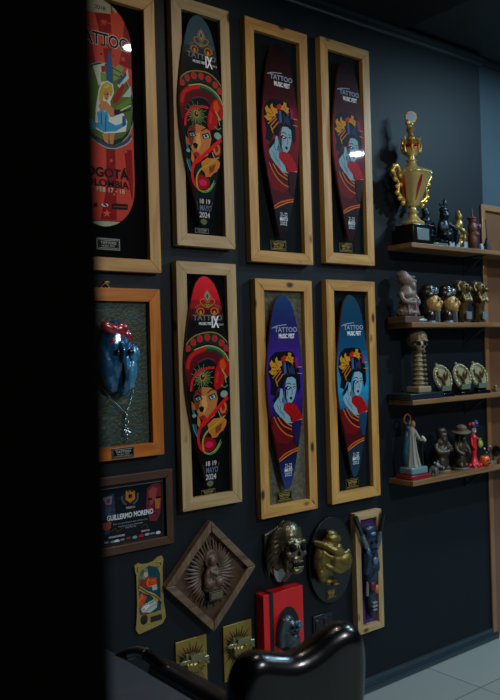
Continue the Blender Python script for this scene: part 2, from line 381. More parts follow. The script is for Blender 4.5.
GYPSY=[
('s','b8702a',0.0043,[(0.06,0.15),(-0.2,0.134),(-0.25,0.116),(-0.08,0.109),(0.05,0.128)]),
('s','8a6030',0.0037,[(-0.25,0.135),(-0.41,0.151),(-0.46,0.178)]),
('e','b8702a',(-0.25,0.169),(0.17,0.018)),
('e','5a1c10',(-0.25,0.169),(0.13,0.013)),
('e','c88a30',(-0.25,0.173),(0.05,0.009)),
('s','5a5a50',0.0031,[(-0.35,0.135),(-0.5,0.151)]),
('s','b8702a',0.0043,[(0.06,0.15),(0.32,0.134),(0.4,0.115),(0.23,0.108),(0.09,0.128)]),
('s','8a6030',0.0037,[(0.39,0.133),(0.54,0.149),(0.58,0.177)]),
('e','b8702a',(0.37,0.167),(0.18,0.019)),
('e','5a1c10',(0.37,0.167),(0.13,0.014)),
('e','c88a30',(0.37,0.173),(0.06,0.008)),
('s','5a5a50',0.0031,[(0.49,0.133),(0.64,0.149)]),
('p','9a9a88',[(0.08,0.07),(0.21,0.097),(0.07,0.119),(-0.06,0.097)]),
('p','4a5050',[(0.08,0.08),(0.14,0.097),(0.07,0.111),(0.0,0.097)]),
('p','5a8a28',[(-0.08,0.133),(0.21,0.133),(0.06,0.149)]),
('s','b8702a',0.0031,[(0.08,0.065),(0.24,0.097),(0.06,0.125),(-0.09,0.097),(0.08,0.065)]),
('t', '6c7274', 'TATTOO', (-0.605, 0.184, 0.725, 0.211), 0.03),
('t', 'd8dce0', 'MUSIC FEST', (-0.345, 0.219, 0.29, 0.232), 0.03),
('t', 'f0f0f4', 'IX', (0.235, 0.19, 0.57, 0.245), 0.03),
('t', 'b8a890', '2024', (0.49, 0.225, 0.77, 0.235), 0.02),
('p','5a1014',[(-1.01,0.453),(-0.91,0.388),(-0.51,0.343),(0.0,0.323),(0.52,0.331),(1.01,0.381),(1.03,0.456),(0.68,0.462),(0.37,0.42),(-0.08,0.404),(-0.6,0.429),(-0.87,0.521)]),
('p','23261e',[(-1.02,0.347),(-0.82,0.305),(-0.5,0.279),(0.02,0.264),(0.48,0.271),(0.9,0.305),(1.05,0.353),(0.71,0.359),(0.32,0.325),(0.0,0.318),(-0.39,0.329),(-0.71,0.356)]),
('s','a07c3a',0.0046,[(-0.99,0.338),(-0.82,0.307),(-0.5,0.281),(0.02,0.267),(0.47,0.273),(0.86,0.306),(1.05,0.345)]),
('e','4a4a3c',(-0.86,0.341),(0.14,0.017)),
('e','c81a1a',(-0.86,0.341),(0.1,0.013)),
('e','4a4a3c',(-0.62,0.314),(0.13,0.019)),
('e','c81a1a',(-0.62,0.314),(0.1,0.014)),
('e','4a4a3c',(-0.32,0.297),(0.15,0.018)),
('e','c81a1a',(-0.32,0.297),(0.11,0.015)),
('e','4a4a3c',(0.01,0.291),(0.14,0.019)),
('e','c81a1a',(0.01,0.291),(0.11,0.014)),
('e','4a4a3c',(0.35,0.297),(0.15,0.018)),
('e','c81a1a',(0.35,0.297),(0.1,0.014)),
('e','4a4a3c',(0.66,0.318),(0.15,0.018)),
('e','c81a1a',(0.66,0.318),(0.11,0.015)),
('e','4a4a3c',(0.88,0.343),(0.15,0.018)),
('e','c81a1a',(0.88,0.343),(0.11,0.014)),
('s','7a1410',0.0262,[(-0.95,0.447),(-0.85,0.401),(-0.59,0.366),(-0.14,0.346)]),
('s','c02018',0.0154,[(-0.9,0.435),(-0.78,0.385),(-0.42,0.356),(-0.07,0.344)]),
('s','2e6a3c',0.0123,[(-0.1,0.338),(0.32,0.343),(0.71,0.369),(1.0,0.422)]),
('s','b8a868',0.0046,[(-0.59,0.349),(-0.06,0.331),(0.39,0.338),(0.78,0.366),(1.0,0.408)]),
('s','1c3c28',0.0093,[(-0.07,0.353),(0.39,0.358),(0.71,0.386)]),
('s','4a3a5a',0.0046,[(-0.47,0.409),(-0.08,0.391),(0.31,0.399)]),
('p','0a1210',[(-0.68,0.455),(-0.41,0.409),(0.05,0.394),(0.31,0.409),(0.36,0.44),(0.04,0.431),(-0.48,0.45)]),
('s','5a6a3c',0.0039,[(-0.14,0.478),(0.25,0.481)]),
('s','7a8848',0.0039,[(-0.14,0.482),(0.09,0.49)]),
('s','5a6a3c',0.0039,[(-0.15,0.485),(0.18,0.509)]),
('s','7a8848',0.0039,[(-0.17,0.489),(0.0,0.508)]),
('s','5a6a3c',0.0039,[(-0.2,0.491),(0.01,0.53)]),
('s','7a8848',0.0039,[(-0.23,0.493),(-0.14,0.519)]),
('s','5a6a3c',0.0039,[(-0.25,0.493),(-0.22,0.539)]),
('s','7a8848',0.0039,[(-0.29,0.493),(-0.32,0.521)]),
('s','5a6a3c',0.0039,[(-0.32,0.492),(-0.46,0.534)]),
('s','7a8848',0.0039,[(-0.34,0.49),(-0.48,0.513)]),
('s','5a6a3c',0.0039,[(-0.36,0.487),(-0.66,0.516)]),
('s','7a8848',0.0039,[(-0.38,0.484),(-0.59,0.497)]),
('s','5a6a3c',0.0039,[(-0.39,0.481),(-0.76,0.49)]),
('s','7a8848',0.0039,[(-0.4,0.477),(-0.63,0.476)]),
('s','5a6a3c',0.0039,[(-0.39,0.472),(-0.76,0.46)]),
('s','7a8848',0.0039,[(-0.38,0.469),(-0.58,0.455)]),
('s','5a6a3c',0.0039,[(-0.36,0.466),(-0.63,0.435)]),
('s','7a8848',0.0039,[(-0.33,0.463),(-0.46,0.44)]),
('s','5a6a3c',0.0039,[(-0.31,0.462),(-0.43,0.419)]),
('s','7a8848',0.0039,[(-0.28,0.461),(-0.3,0.433)]),
('s','5a6a3c',0.0039,[(-0.24,0.461),(-0.19,0.416)]),
('s','7a8848',0.0039,[(-0.22,0.462),(-0.13,0.437)]),
('s','5a6a3c',0.0039,[(-0.19,0.464),(0.04,0.428)]),
('s','7a8848',0.0039,[(-0.16,0.467),(0.02,0.45)]),
('s','5a6a3c',0.0039,[(-0.15,0.47),(0.2,0.451)]),
('s','7a8848',0.0039,[(-0.14,0.474),(0.09,0.469)]),
('p','b8743c',[(-0.71,0.568),(-0.6,0.542),(-0.31,0.523),(0.05,0.528),(0.33,0.541),(0.41,0.583),(0.32,0.623),(0.23,0.663),(-0.13,0.69),(-0.41,0.672),(-0.58,0.628)]),
('p','70381c',[(-0.71,0.568),(-0.6,0.542),(-0.31,0.523),(-0.32,0.55),(-0.42,0.603),(-0.53,0.636),(-0.58,0.628)]),
('p','d89a58',[(-0.32,0.571),(-0.13,0.562),(-0.07,0.614),(-0.24,0.653),(-0.33,0.618)]),
('s','c8202a',0.0108,[(-0.79,0.541),(-0.72,0.494),(-0.49,0.456),(-0.09,0.438),(0.3,0.436)]),
('e','b09040',(-0.26,0.477),(0.13,0.018)),
('e','6a0c14',(-0.26,0.477),(0.1,0.014)),
('e','e0d0d0',(-0.24,0.472),(0.02,0.004)),
('p','a81418',[(0.36,0.435),(0.54,0.393),(0.77,0.383),(0.97,0.415),(0.98,0.477),(0.75,0.486),(0.67,0.53),(0.33,0.541),(0.23,0.521),(0.27,0.474)]),
('p','d04a14',[(0.56,0.404),(0.72,0.393),(0.85,0.428),(0.69,0.455),(0.53,0.433)]),
('p','d02818',[(0.4,0.447),(0.49,0.461),(0.42,0.508),(0.31,0.508)]),
('s','8aa858',0.0054,[(0.63,0.442),(0.72,0.462),(0.86,0.485)]),
('s','4a8048',0.0054,[(0.57,0.519),(0.74,0.531),(0.87,0.521)]),
('s','90a868',0.0039,[(0.77,0.476),(0.81,0.51)]),
('p','101418',[(-0.67,0.565),(-0.45,0.557),(-0.27,0.581),(-0.57,0.591)]),
('p','8ab8b8',[(-0.6,0.575),(-0.43,0.568),(-0.35,0.581),(-0.54,0.585)]),
('e','20506a',(-0.48,0.577),(0.06,0.006)),
('p','101418',[(-0.04,0.568),(0.26,0.555),(0.36,0.576),(0.05,0.589)]),
('p','a8d0d0',[(0.02,0.571),(0.23,0.562),(0.3,0.576),(0.09,0.585)]),
('e','20506a',(0.15,0.573),(0.07,0.007)),
('s','60181c',0.0054,[(-0.67,0.555),(-0.48,0.544),(-0.32,0.561)]),
('s','60181c',0.0054,[(-0.06,0.553),(0.17,0.537),(0.39,0.546)]),
('p','100a08',[(-0.48,0.62),(-0.34,0.612),(-0.22,0.62),(-0.28,0.64),(-0.39,0.64)]),
('p','a01c28',[(-0.43,0.663),(-0.34,0.655),(-0.16,0.659),(-0.27,0.679),(-0.38,0.677)]),
('e','8c9c94',(0.7,0.563),(0.17,0.017)),
('e','5a2a18',(0.64,0.632),(0.22,0.04)),
('e','c86a3c',(0.63,0.626),(0.17,0.03)),
('e','8c2014',(0.64,0.626),(0.08,0.017)),
('s','a0a090',0.0039,[(0.42,0.644),(0.53,0.673),(0.73,0.667)]),
('p','1e6068',[(-0.8,0.601),(-0.67,0.618),(-0.64,0.662),(-0.76,0.641)]),
('e','7a9a98',(-0.68,0.655),(0.09,0.009)),
('p','b05a20',[(-0.79,0.587),(-0.65,0.602),(-0.59,0.628),(-0.75,0.627)]),
('p','c8782c',[(-0.1,0.701),(0.17,0.677),(0.63,0.673),(0.83,0.696),(0.61,0.735),(0.28,0.758),(-0.05,0.742)]),
('p','c87830',[(-0.53,0.649),(-0.41,0.683),(-0.42,0.724),(-0.56,0.696)]),
('s','d01c1c',0.0154,[(0.86,0.578),(0.31,0.636),(-0.16,0.687),(-0.42,0.719)]),
('p','1a1a1c',[(-0.45,0.717),(-0.14,0.703),(-0.08,0.749),(-0.25,0.787),(-0.43,0.757)]),
('p','c0722a',[(-0.07,0.714),(0.27,0.695),(0.74,0.682),(0.67,0.717),(0.31,0.765),(0.09,0.768)]),
('p','7a4018',[(0.26,0.718),(0.58,0.698),(0.49,0.733),(0.25,0.753)]),
('p','1c5a64',[(-0.77,0.69),(-0.6,0.698),(-0.54,0.75),(-0.67,0.732)]),
('s','3aa0a8',0.0033,[(-0.77,0.696),(-0.67,0.732),(-0.54,0.761)]),
('e','901014',(-0.08,0.795),(0.34,0.034)),
('e','d81c54',(-0.05,0.797),(0.18,0.015)),
('s','d01c22',0.0131,[(-0.14,0.669),(-0.42,0.711),(-0.53,0.761),(-0.45,0.805),(-0.26,0.828)]),
('s','a89a3a',0.0072,[(-0.31,0.821),(-0.33,0.775),(-0.15,0.737),(0.21,0.709),(0.55,0.681)]),
('s','3a8a4a',0.0046,[(-0.29,0.834),(0.01,0.843),(0.29,0.828),(0.52,0.79)]),
('s','60b060',0.0033,[(0.12,0.837),(0.35,0.814),(0.47,0.779)]),
('s','a89a3a',0.0039,[(-0.32,0.825),(-0.05,0.838),(0.23,0.822),(0.41,0.795)]),
('t', 'c8c0c4', '18 19', (-0.215, 0.874, 0.26, 0.897), 0.02),
('t', '6c7290', 'MAYO', (-0.215, 0.903, 0.325, 0.931), 0.02),
('t', 'c8c0c4', '2024', (-0.23, 0.936, 0.245, 0.962), 0.02),
('e','58744a',(-0.03,0.981),(0.15,0.014)),
('p','b03040',[(-0.09,0.977),(0.04,0.979),(-0.03,0.989)]),
('s','385038',0.0033,[(-0.36,0.889),(-0.29,0.929)]),
('s','4a4a48',0.0033,[(0.38,0.884),(0.26,0.931)]),
]
BOGOTA=[
('p','8c1016',[(-0.12,0.072),(0.37,0.056),(0.38,0.144),(0.0,0.154)]),
('p','8c1016',[(0.81,0.079),(1.04,0.119),(1.01,0.286),(0.6,0.273),(0.71,0.198)]),
('p','8c1016',[(0.1,0.219),(0.37,0.21),(0.35,0.307),(0.15,0.287)]),
('p','8c1016',[(-0.49,0.204),(-0.24,0.209),(-0.13,0.301),(-0.44,0.306)]),
('p','8c1016',[(-0.58,0.079),(-0.4,0.081),(-0.39,0.17),(-0.6,0.178)]),
('p','c8452c',[(0.1,0.087),(0.16,0.096),(0.26,0.09),(0.2,0.103),(0.22,0.118),(0.15,0.112),(0.07,0.122),(0.09,0.108),(0.03,0.101),(0.11,0.098)]),
('p','a8a288',[(-0.72,0.016),(0.38,-0.029),(0.4,0.058),(-0.73,0.08)]),
('p','a8a288',[(0.42,-0.03),(0.78,0.008),(0.55,0.05),(0.41,0.031)]),
('t', '3a3428', '2018', (-0.115, 0.032, 0.22, 0.051), 0.02),
('p','8c1016',[(0.4,0.021),(0.43,0.02),(0.43,0.06),(0.4,0.059)]),
('t', 'd8d0c8', 'TATTOO', (-0.755, 0.15, 0.95, 0.212), 0.06),
('t', '0c0e14', 'TATTOO', (-0.74, 0.153, 0.93, 0.209), 0.02),
('t', '5a1010', 'MUSIC FEST', (0.04, 0.2, 0.485, 0.212), 0.02),
('s','1a1a1a',0.0076,[(0.01,0.248),(0.06,0.247)]),
('s','1a1a1a',0.0054,[(0.4,0.244),(0.43,0.243)]),
('e','d84a30',(0.73,0.247),(0.07,0.01)),
('e','8c9a92',(0.13,0.465),(0.95,0.187)),
('e','1c2a30',(0.13,0.465),(0.91,0.182)),
('e','56702c',(0.13,0.458),(0.87,0.167)),
('p','c8d0b8',[(-0.23,0.307),(0.13,0.283),(0.16,0.364),(-0.07,0.389)]),
('p','a81c20',[(0.02,0.299),(0.15,0.295),(0.14,0.323),(0.03,0.327)]),
('p','7a9a3c',[(-0.01,0.328),(0.19,0.326),(0.16,0.364),(0.0,0.368)]),
('p','1e5a9c',[(0.21,0.268),(0.3,0.221),(0.37,0.263),(0.36,0.367),(0.16,0.37)]),
('p','8aa05a',[(0.4,0.3),(0.58,0.275),(0.74,0.289),(0.57,0.338),(0.4,0.356)]),
('p','c8d4c8',[(0.51,0.372),(0.87,0.285),(0.9,0.328),(0.6,0.381)]),
('p','265a80',[(0.51,0.359),(0.81,0.299),(0.83,0.317),(0.58,0.366)]),
('s','2a4020',0.0046,[(0.42,0.299),(0.66,0.311)]),
('s','2a4020',0.0046,[(0.41,0.324),(0.59,0.331)]),
('p','a0181e',[(0.34,0.459),(0.37,0.432),(0.68,0.357),(0.78,0.36),(0.66,0.406),(0.5,0.448)]),
('p','c0c8c0',[(0.66,0.418),(0.96,0.359),(0.95,0.41)]),
('p','6a8a30',[(0.45,0.468),(0.95,0.41),(0.94,0.436),(0.54,0.491)]),
('p','201a40',[(0.38,0.483),(0.61,0.474),(0.53,0.51),(0.4,0.508)]),
('s','c8d0d0',0.0046,[(0.6,0.48),(0.94,0.448)]),
('s','202820',0.0062,[(0.58,0.49),(0.93,0.465)]),
('p','567030',[(0.53,0.51),(0.93,0.474),(0.93,0.545),(0.66,0.596),(0.37,0.615)]),
('p','e0e8e0',[(-0.18,0.486),(-0.07,0.402),(0.01,0.377),(0.2,0.359),(0.38,0.37),(0.4,0.407),(0.28,0.448),(0.31,0.516),(0.68,0.488),(0.81,0.523),(0.75,0.569),(0.43,0.583),(0.07,0.594),(-0.22,0.579)]),
('p','c8a430',[(-0.05,0.414),(0.02,0.384),(0.19,0.364),(0.34,0.373),(0.37,0.399),(0.31,0.428),(0.19,0.413),(0.1,0.406),(0.03,0.467),(-0.01,0.481),(-0.08,0.452)]),
('p','e0c050',[(0.06,0.392),(0.2,0.372),(0.28,0.381),(0.15,0.395)]),
('p','c88458',[(0.07,0.416),(0.13,0.401),(0.24,0.408),(0.24,0.433),(0.17,0.447),(0.1,0.44)]),
('p','c88458',[(-0.1,0.477),(0.04,0.451),(0.16,0.451),(0.27,0.467),(0.38,0.476),(0.4,0.513),(0.26,0.517),(0.15,0.489),(-0.01,0.505)]),
('s','a01c20',0.0039,[(0.13,0.438),(0.19,0.438)]),
('e','20302c',(0.12,0.421),(0.02,0.002)),
('e','20302c',(0.19,0.419),(0.03,0.004)),
('p','4aa4cc',[(-0.15,0.509),(-0.01,0.49),(0.08,0.501),(0.16,0.486),(0.22,0.518),(0.2,0.55),(-0.1,0.564)]),
('p','3f9ac8',[(-0.17,0.553),(0.21,0.538),(0.43,0.55),(0.69,0.532),(0.78,0.539),(0.43,0.576),(0.04,0.589),(-0.19,0.572)]),
('p','1c5c94',[(0.65,0.504),(0.75,0.498),(0.77,0.537),(0.64,0.552)]),
('s','1c6090',0.0046,[(-0.01,0.505),(-0.02,0.556)]),
('s','1c6090',0.0046,[(0.13,0.509),(0.1,0.584)]),
('p','c8885c',[(-0.02,0.597),(0.19,0.594),(0.18,0.638),(0.06,0.629)]),
('p','c8885c',[(0.21,0.594),(0.4,0.584),(0.33,0.635),(0.22,0.637)]),
('e','3c98c4',(-0.34,0.563),(0.18,0.022)),
('s','3a4a5a',0.0139,[(-0.16,0.627),(0.1,0.645),(0.42,0.644),(0.79,0.612),(0.93,0.583)]),
('s','a8b0b0',0.0046,[(-0.16,0.64),(0.1,0.654),(0.41,0.652),(0.79,0.622),(0.94,0.592)]),
('p','8c1016',[(0.13,0.66),(0.39,0.655),(0.39,0.966),(-0.09,0.969),(0.1,0.822)]),
('p','8c1016',[(0.71,0.652),(0.93,0.648),(0.94,0.791),(0.91,0.871),(0.75,0.746)]),
('p','8c1016',[(-0.72,0.698),(-0.5,0.694),(-0.66,0.972),(-0.97,0.915)]),
('p','d85c40',[(0.25,0.699),(0.28,0.705),(0.33,0.705),(0.28,0.709),(0.3,0.716),(0.25,0.714),(0.21,0.718),(0.22,0.71),(0.19,0.707),(0.24,0.706)]),
('p','d85c40',[(0.72,0.65),(0.74,0.656),(0.79,0.656),(0.75,0.66),(0.76,0.666),(0.72,0.664),(0.68,0.669),(0.69,0.662),(0.66,0.658),(0.71,0.657)]),
('p','d85c40',[(0.32,0.849),(0.34,0.854),(0.37,0.854),(0.34,0.857),(0.35,0.862),(0.32,0.86),(0.29,0.863),(0.3,0.859),(0.28,0.855),(0.31,0.855)]),
('p','d85c40',[(0.09,0.924),(0.12,0.936),(0.22,0.935),(0.14,0.944),(0.16,0.957),(0.08,0.95),(0.0,0.958),(0.03,0.946),(-0.04,0.939),(0.05,0.936)]),
('t', '14100e', 'BOGOTÁ', (-0.745, 0.733, 0.81, 0.786), 0.03),
('t', '14100e', 'COLOMBIA', (-0.75, 0.794, 0.805, 0.827), 0.02),
('t', 'd8b898', 'FEB 17 - 18', (-0.225, 0.829, 0.655, 0.85), 0.02),
('s','2a0c0c',0.0135,[(-0.31,0.912),(-0.21,0.908)]),
('e','e0d8d0',(0.02,0.907),(0.11,0.007)),
('s','202020',0.0077,[(-0.03,0.902),(0.08,0.91)]),
('p','14100e',[(0.24,0.897),(0.75,0.893),(0.75,0.917),(0.24,0.921)]),
('s','b04030',0.0029,[(0.28,0.91),(0.72,0.906)]),
('p','a8b090',[(-0.78,0.977),(-0.28,0.977),(0.53,0.972),(0.32,1.014),(-0.78,1.042)]),
('s','14100e',0.0029,[(-0.78,0.979),(-0.28,0.977),(0.53,0.972)]),
]
CERT=[
('p','2a3450',[(-0.093,0.067),(-0.035,0.078),(-0.03,-0.007),(-0.088,-0.017)]),
('p','6a7080',[(-0.082,0.068),(-0.043,0.069),(-0.047,0.038),(-0.069,0.038)]),
('p','8a1c30',[(-0.068,0.06),(-0.05,0.061),(-0.054,0.045),(-0.065,0.045)]),
('p','3a4a60',[(-0.073,0.032),(-0.047,0.028),(-0.052,-0.004),(-0.073,0.0)]),
('p','8a4a30',[(-0.087,-0.027),(-0.049,-0.027),(-0.052,-0.05),(-0.068,-0.065),(-0.086,-0.047)]),
('e','303a50',(-0.068,-0.065),(0.014,0.008)),
('s','505860',0.0064,[(-0.002,0.064),(0.004,0.04),(0.019,0.028)]),
('s','505860',0.0064,[(0.07,0.067),(0.066,0.041),(0.048,0.026)]),
('e','20242a',(0.034,0.056),(0.032,0.029)),
('p','b07020',[(0.018,0.084),(0.027,0.073),(0.035,0.082),(0.042,0.071),(0.054,0.079),(0.057,0.046),(0.034,0.033),(0.014,0.049)]),
('p','181410',[(0.027,0.066),(0.044,0.066),(0.042,0.051),(0.028,0.051)]),
('t', 'b0a8a0', 'PRESENTA A', (0.016, 0.019, 0.056, 0.011), 0.02),
('e','1a2030',(-0.014,0.056),(0.008,0.006)),
('e','7a2430',(-0.088,0.022),(0.004,0.003)),
('e','7a2430',(-0.038,0.017),(0.004,0.004)),
('p','6a2630',[(0.111,0.078),(0.139,0.095),(0.174,0.094),(0.176,0.036),(0.17,-0.024),(0.15,-0.055),(0.119,-0.05),(0.105,0.006)]),
('p','904038',[(0.118,0.064),(0.138,0.082),(0.158,0.072),(0.144,0.02),(0.124,0.01)]),
('p','b06028',[(0.145,0.034),(0.172,0.037),(0.167,-0.007),(0.147,-0.007)]),
('s','141010',0.0083,[(0.114,0.035),(0.133,0.035)]),
('s','141010',0.0083,[(0.151,0.036),(0.172,0.037)]),
('s','501418',0.0073,[(0.123,-0.024),(0.152,-0.025)]),
('s','30181c',0.0055,[(0.141,0.028),(0.142,-0.008)]),
('t', 'd8dce0', 'GUILLERMO MORENO', (-0.068, -0.003, 0.136, -0.024), 0.03),
('t', '98a0a8', 'Por su destacada participación', (-0.042, -0.037, 0.109, -0.044), 0),
('t', '98a0a8', 'como artista invitado', (-0.02, -0.048, 0.088, -0.054), 0),
('t', '98a0a8', 'Tattoo Music Fest', (0.008, -0.055, 0.058, -0.063), 0),
('s','4a3a20',0.0037,[(-0.05,-0.065),(-0.032,-0.055),(-0.025,-0.069),(0.001,-0.057)]),
('s','4a3a20',0.0037,[(0.08,-0.071),(0.099,-0.06),(0.11,-0.076)]),
('t', 'c8ccd0', 'ORGANIZADORES', (-0.063, -0.083, 0.007, -0.09), 0.02),
('t', 'c8ccd0', 'INVITA', (0.081, -0.082, 0.118, -0.089), 0.02),
('e','808890',(-0.073,-0.103),(0.011,0.004)),
('e','808890',(-0.046,-0.105),(0.01,0.005)),
('e','d0d4d8',(-0.028,-0.105),(0.012,0.006)),
('e','808890',(-0.004,-0.103),(0.01,0.004)),
('e','8a4020',(0.023,-0.102),(0.012,0.004)),
('e','70a0a0',(0.05,-0.103),(0.011,0.006)),
('e','c01818',(0.079,-0.102),(0.012,0.006)),
('e','a0a4a8',(0.105,-0.101),(0.011,0.005)),
('e','808890',(0.129,-0.101),(0.013,0.004)),
('e','d0d4d8',(0.156,-0.102),(0.011,0.006)),
('p','98a0a8',[(-0.168,-0.115),(0.176,-0.107),(0.176,-0.11),(-0.168,-0.118)]),
]
MUCHA=[
('p','1f4650',[(-0.062,0.107),(-0.049,0.122),(-0.022,0.124),(0.011,0.11),(0.03,0.085),(0.033,0.055),(0.034,0.002),(0.029,-0.091),(0.004,-0.092),(-0.06,-0.058),(-0.067,-0.019)]),
('p','8a3018',[(-0.056,0.066),(-0.018,0.068),(0.009,0.067),(0.033,0.058),(0.034,0.017),(-0.019,0.028),(-0.052,0.044)]),
('p','c84a1c',[(-0.007,0.061),(0.029,0.06),(0.031,0.036),(0.003,0.028),(-0.013,0.046)]),
('p','c84a1c',[(-0.042,0.013),(-0.015,-0.007),(-0.032,-0.036),(-0.06,-0.049),(-0.064,-0.034)]),
('s','e07030',0.0033,[(-0.002,0.053),(0.023,0.05)]),
('s','e07030',0.0033,[(-0.051,-0.022),(-0.031,-0.003)]),
('p','2e6a68',[(-0.062,0.065),(-0.048,0.09),(-0.04,0.065),(-0.052,0.039)]),
('s','e8703a',0.0039,[(-0.004,0.065),(-0.013,0.05),(-0.006,0.032),(0.031,0.032)]),
('s','8a2c14',0.0026,[(0.009,0.058),(0.0,0.043),(0.014,0.033)]),
('s','e07030',0.0039,[(-0.036,0.01),(-0.045,-0.01),(-0.059,-0.025),(-0.063,-0.053)]),
('p','6a8070',[(-0.053,0.106),(-0.033,0.116),(-0.009,0.102),(-0.006,0.077),(-0.024,0.062),(-0.048,0.072)]),
('p','c0a48c',[(-0.026,0.093),(-0.009,0.088),(-0.007,0.073),(-0.018,0.068),(-0.026,0.077)]),
('p','46604a',[(-0.047,0.105),(-0.028,0.108),(-0.023,0.09),(-0.04,0.072)]),
('p','b0b8b0',[(-0.044,-0.048),(-0.027,-0.033),(0.007,-0.026),(0.023,-0.02),(0.031,-0.041),(0.028,-0.059),(-0.001,-0.072),(-0.039,-0.063)]),
('s','6a7a70',0.0033,[(-0.033,-0.055),(-0.005,-0.037),(0.023,-0.029)]),
('p','a0b0a8',[(0.008,0.032),(0.031,0.032),(0.033,0.012),(0.011,0.012)]),
('p','d8d4c8',[(-0.033,-0.043),(-0.01,-0.036),(0.0,-0.043),(-0.022,-0.057)]),
('s','3a5a58',0.0026,[(-0.037,-0.016),(-0.022,-0.038),(-0.005,-0.023)]),
('s','7a8a80',0.0026,[(-0.022,-0.064),(0.006,-0.049),(0.028,-0.045)]),
('p','a83818',[(-0.05,-0.063),(0.027,-0.085),(0.018,-0.095),(-0.023,-0.083)]),
('s','b89a4c',0.0118,[(-0.068,0.045),(-0.025,0.015),(0.007,-0.002),(0.033,-0.036)]),
]

# ------------------------------------------------------------------ common materials
PV = lambda s=0: wood('pine_%d' % s, *(('a08458', 'c0a476') if s in (2, 5, 8) else ('ac783a', 'cca056')), False, .45, True, s * 1.7 + .3)
PH = lambda s=0: wood('pine_%d' % s, *(('a08458', 'c0a476') if s in (2, 5, 8) else ('ac783a', 'cca056')), True, .45, True, s * 1.7 + .3)
black_leather = mat('black_leather', '030406', .24, 0, .35, .3, .08, 180)
gold = mat('gold_metal', 'd8ac50', .28, .75, bump=.2, bscale=70)
gold_dull = mat('antique_gold', '8a6c34', .42, .85, bump=.5, bscale=90, var=.35, vscale=25)
bronze = mat('dark_bronze', '4a4030', .42, .7, bump=.4, bscale=80, var=.4, vscale=30)
black_gloss = mat('black_gloss', '08080a', .2)
black_matte = mat('black_matte', '0a0b0d', .7)
brown_resin = mat('brown_resin', '5a4434', .5, bump=.4, bscale=80, var=.4, vscale=30)
steel = mat('steel', 'a0a6aa', .25, 1)
plate_gold = mat('brass_plate', '6e6038', .35, .7)
ink_gloss = attr_mat('deck_print', .45, .3, 1.0)
ink_satin = attr_mat('paper_print', .4, 0)
skirt_paint = mat('skirting_paint', '22303a', .18, 0, .6, .3)

# ------------------------------------------------------------------ the room
wall_paint = mat('wall_paint', '0e171e', .55, 0, .25, 0, .05, 25, .06, 3)
struct(MB().box(-2, 3.86, 0, .12, 0, 3.5).build('wall_back', wall_paint, smooth=False))
alc_tone = mat('alcove_tone', '364852', .5, 0, .5, 0, .05, 25, .06, 3)  # lighter blue-grey than the back wall
struct(MB().box(3.86, 8, .05, .17, 2.49, 3.5).box(4.9, 8, .05, .17, 0, 2.49).build('wall_alcove', alc_tone, smooth=False))
grey = mat('room_paint', '2a2e32', .7)
struct(MB().box(8, 8.1, -6, .2, 0, 3.5).build('wall_right', grey, smooth=False))
struct(MB().box(-2, 8, -6.1, -6, 0, 3.5).build('wall_front', grey, smooth=False))
struct(MB().box(-2.1, -2, -6, .2, 0, 3.5).build('wall_left', wall_paint, smooth=False))
struct(MB().box(-2, .295, -2.12, -2.0, 0, 3.35).build('wall_partition', mat('partition_black', '060504', .95, 0, .02), bevel=.006, smooth=False))
tile = bpy.data.materials.new('floor_tiles'); tile.use_nodes = True; nt = tile.node_tree; b = nt.nodes['Principled BSDF']
gm = nt.nodes.new('ShaderNodeNewGeometry'); mp = nt.nodes.new('ShaderNodeMapping'); mp.inputs['Location'].default_value = (.27, .345, 0)
bt = nt.nodes.new('ShaderNodeTexBrick'); bt.offset = 0; bt.squash = 1
bt.inputs['Scale'].default_value = 1; bt.inputs['Brick Width'].default_value = .7; bt.inputs['Row Height'].default_value = .7; bt.inputs['Mortar Size'].default_value = .003; bt.inputs['Mortar Smooth'].default_value = .3
bt.inputs['Color1'].default_value = (*lin('8d9490'), 1); bt.inputs['Color2'].default_value = (*lin('868d8a'), 1); bt.inputs['Mortar'].default_value = (*lin('4c5250'), 1)
nt.links.new(gm.outputs['Position'], mp.inputs[0]); nt.links.new(mp.outputs[0], bt.inputs['Vector']); nt.links.new(bt.outputs['Color'], b.inputs['Base Color']); b.inputs['Roughness'].default_value = .42
struct(MB().box(-2.1, 8.1, -6.1, .2, -.1, 0).build('floor', tile, smooth=False))
ceil_m = mat('ceiling_paint', '0c0f11', .6); ceil_m2 = mat('ceiling_far_brightened', '2a343a', .6)  # far side brightened through its colour so the step shows; only bounce reaches it
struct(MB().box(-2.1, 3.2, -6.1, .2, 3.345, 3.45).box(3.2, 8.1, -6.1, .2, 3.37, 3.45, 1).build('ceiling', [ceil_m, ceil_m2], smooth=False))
mo = MB(); prof = [(0, 3.345), (-.022, 3.345), (-.024, 3.335), (-.02, 3.326), (-.011, 3.322), (-.010, 3.308), (-.014, 3.304), (-.013, 3.296), (-.006, 3.290), (0, 3.288)]
def run_profile(mb, prof, x0, x1):
    n = len(prof); mb.add([(x0, y, z) for y, z in prof] + [(x1, y, z) for y, z in prof], [(i, (i + 1) % n, n + (i + 1) % n, n + i) for i in range(n)] + [tuple(range(n)), tuple(range(2 * n - 1, n - 1, -1))])
run_profile(mo, prof, -2, 3.875)
struct(mo.build('trim_1', mat('moulding_paint', '1e2c36', .3, 0, .6, .3), smooth=False))
mo = MB(); run_profile(mo, [(.05, 3.37), (.02, 3.37), (.02, 3.35), (.035, 3.33), (.05, 3.325)], 3.876, 8)
struct(mo.build('trim_2', MATS['moulding_paint'], smooth=False))
mo = MB(); run_profile(mo, [(-.0005, .001), (-.026, .001), (-.028, .014), (-.025, .026), (-.018, .035), (-.008, .039), (-.008, .058), (-.0005, .062)], -2, 3.86)
struct(mo.build('baseboard_back', skirt_paint, smooth=False))
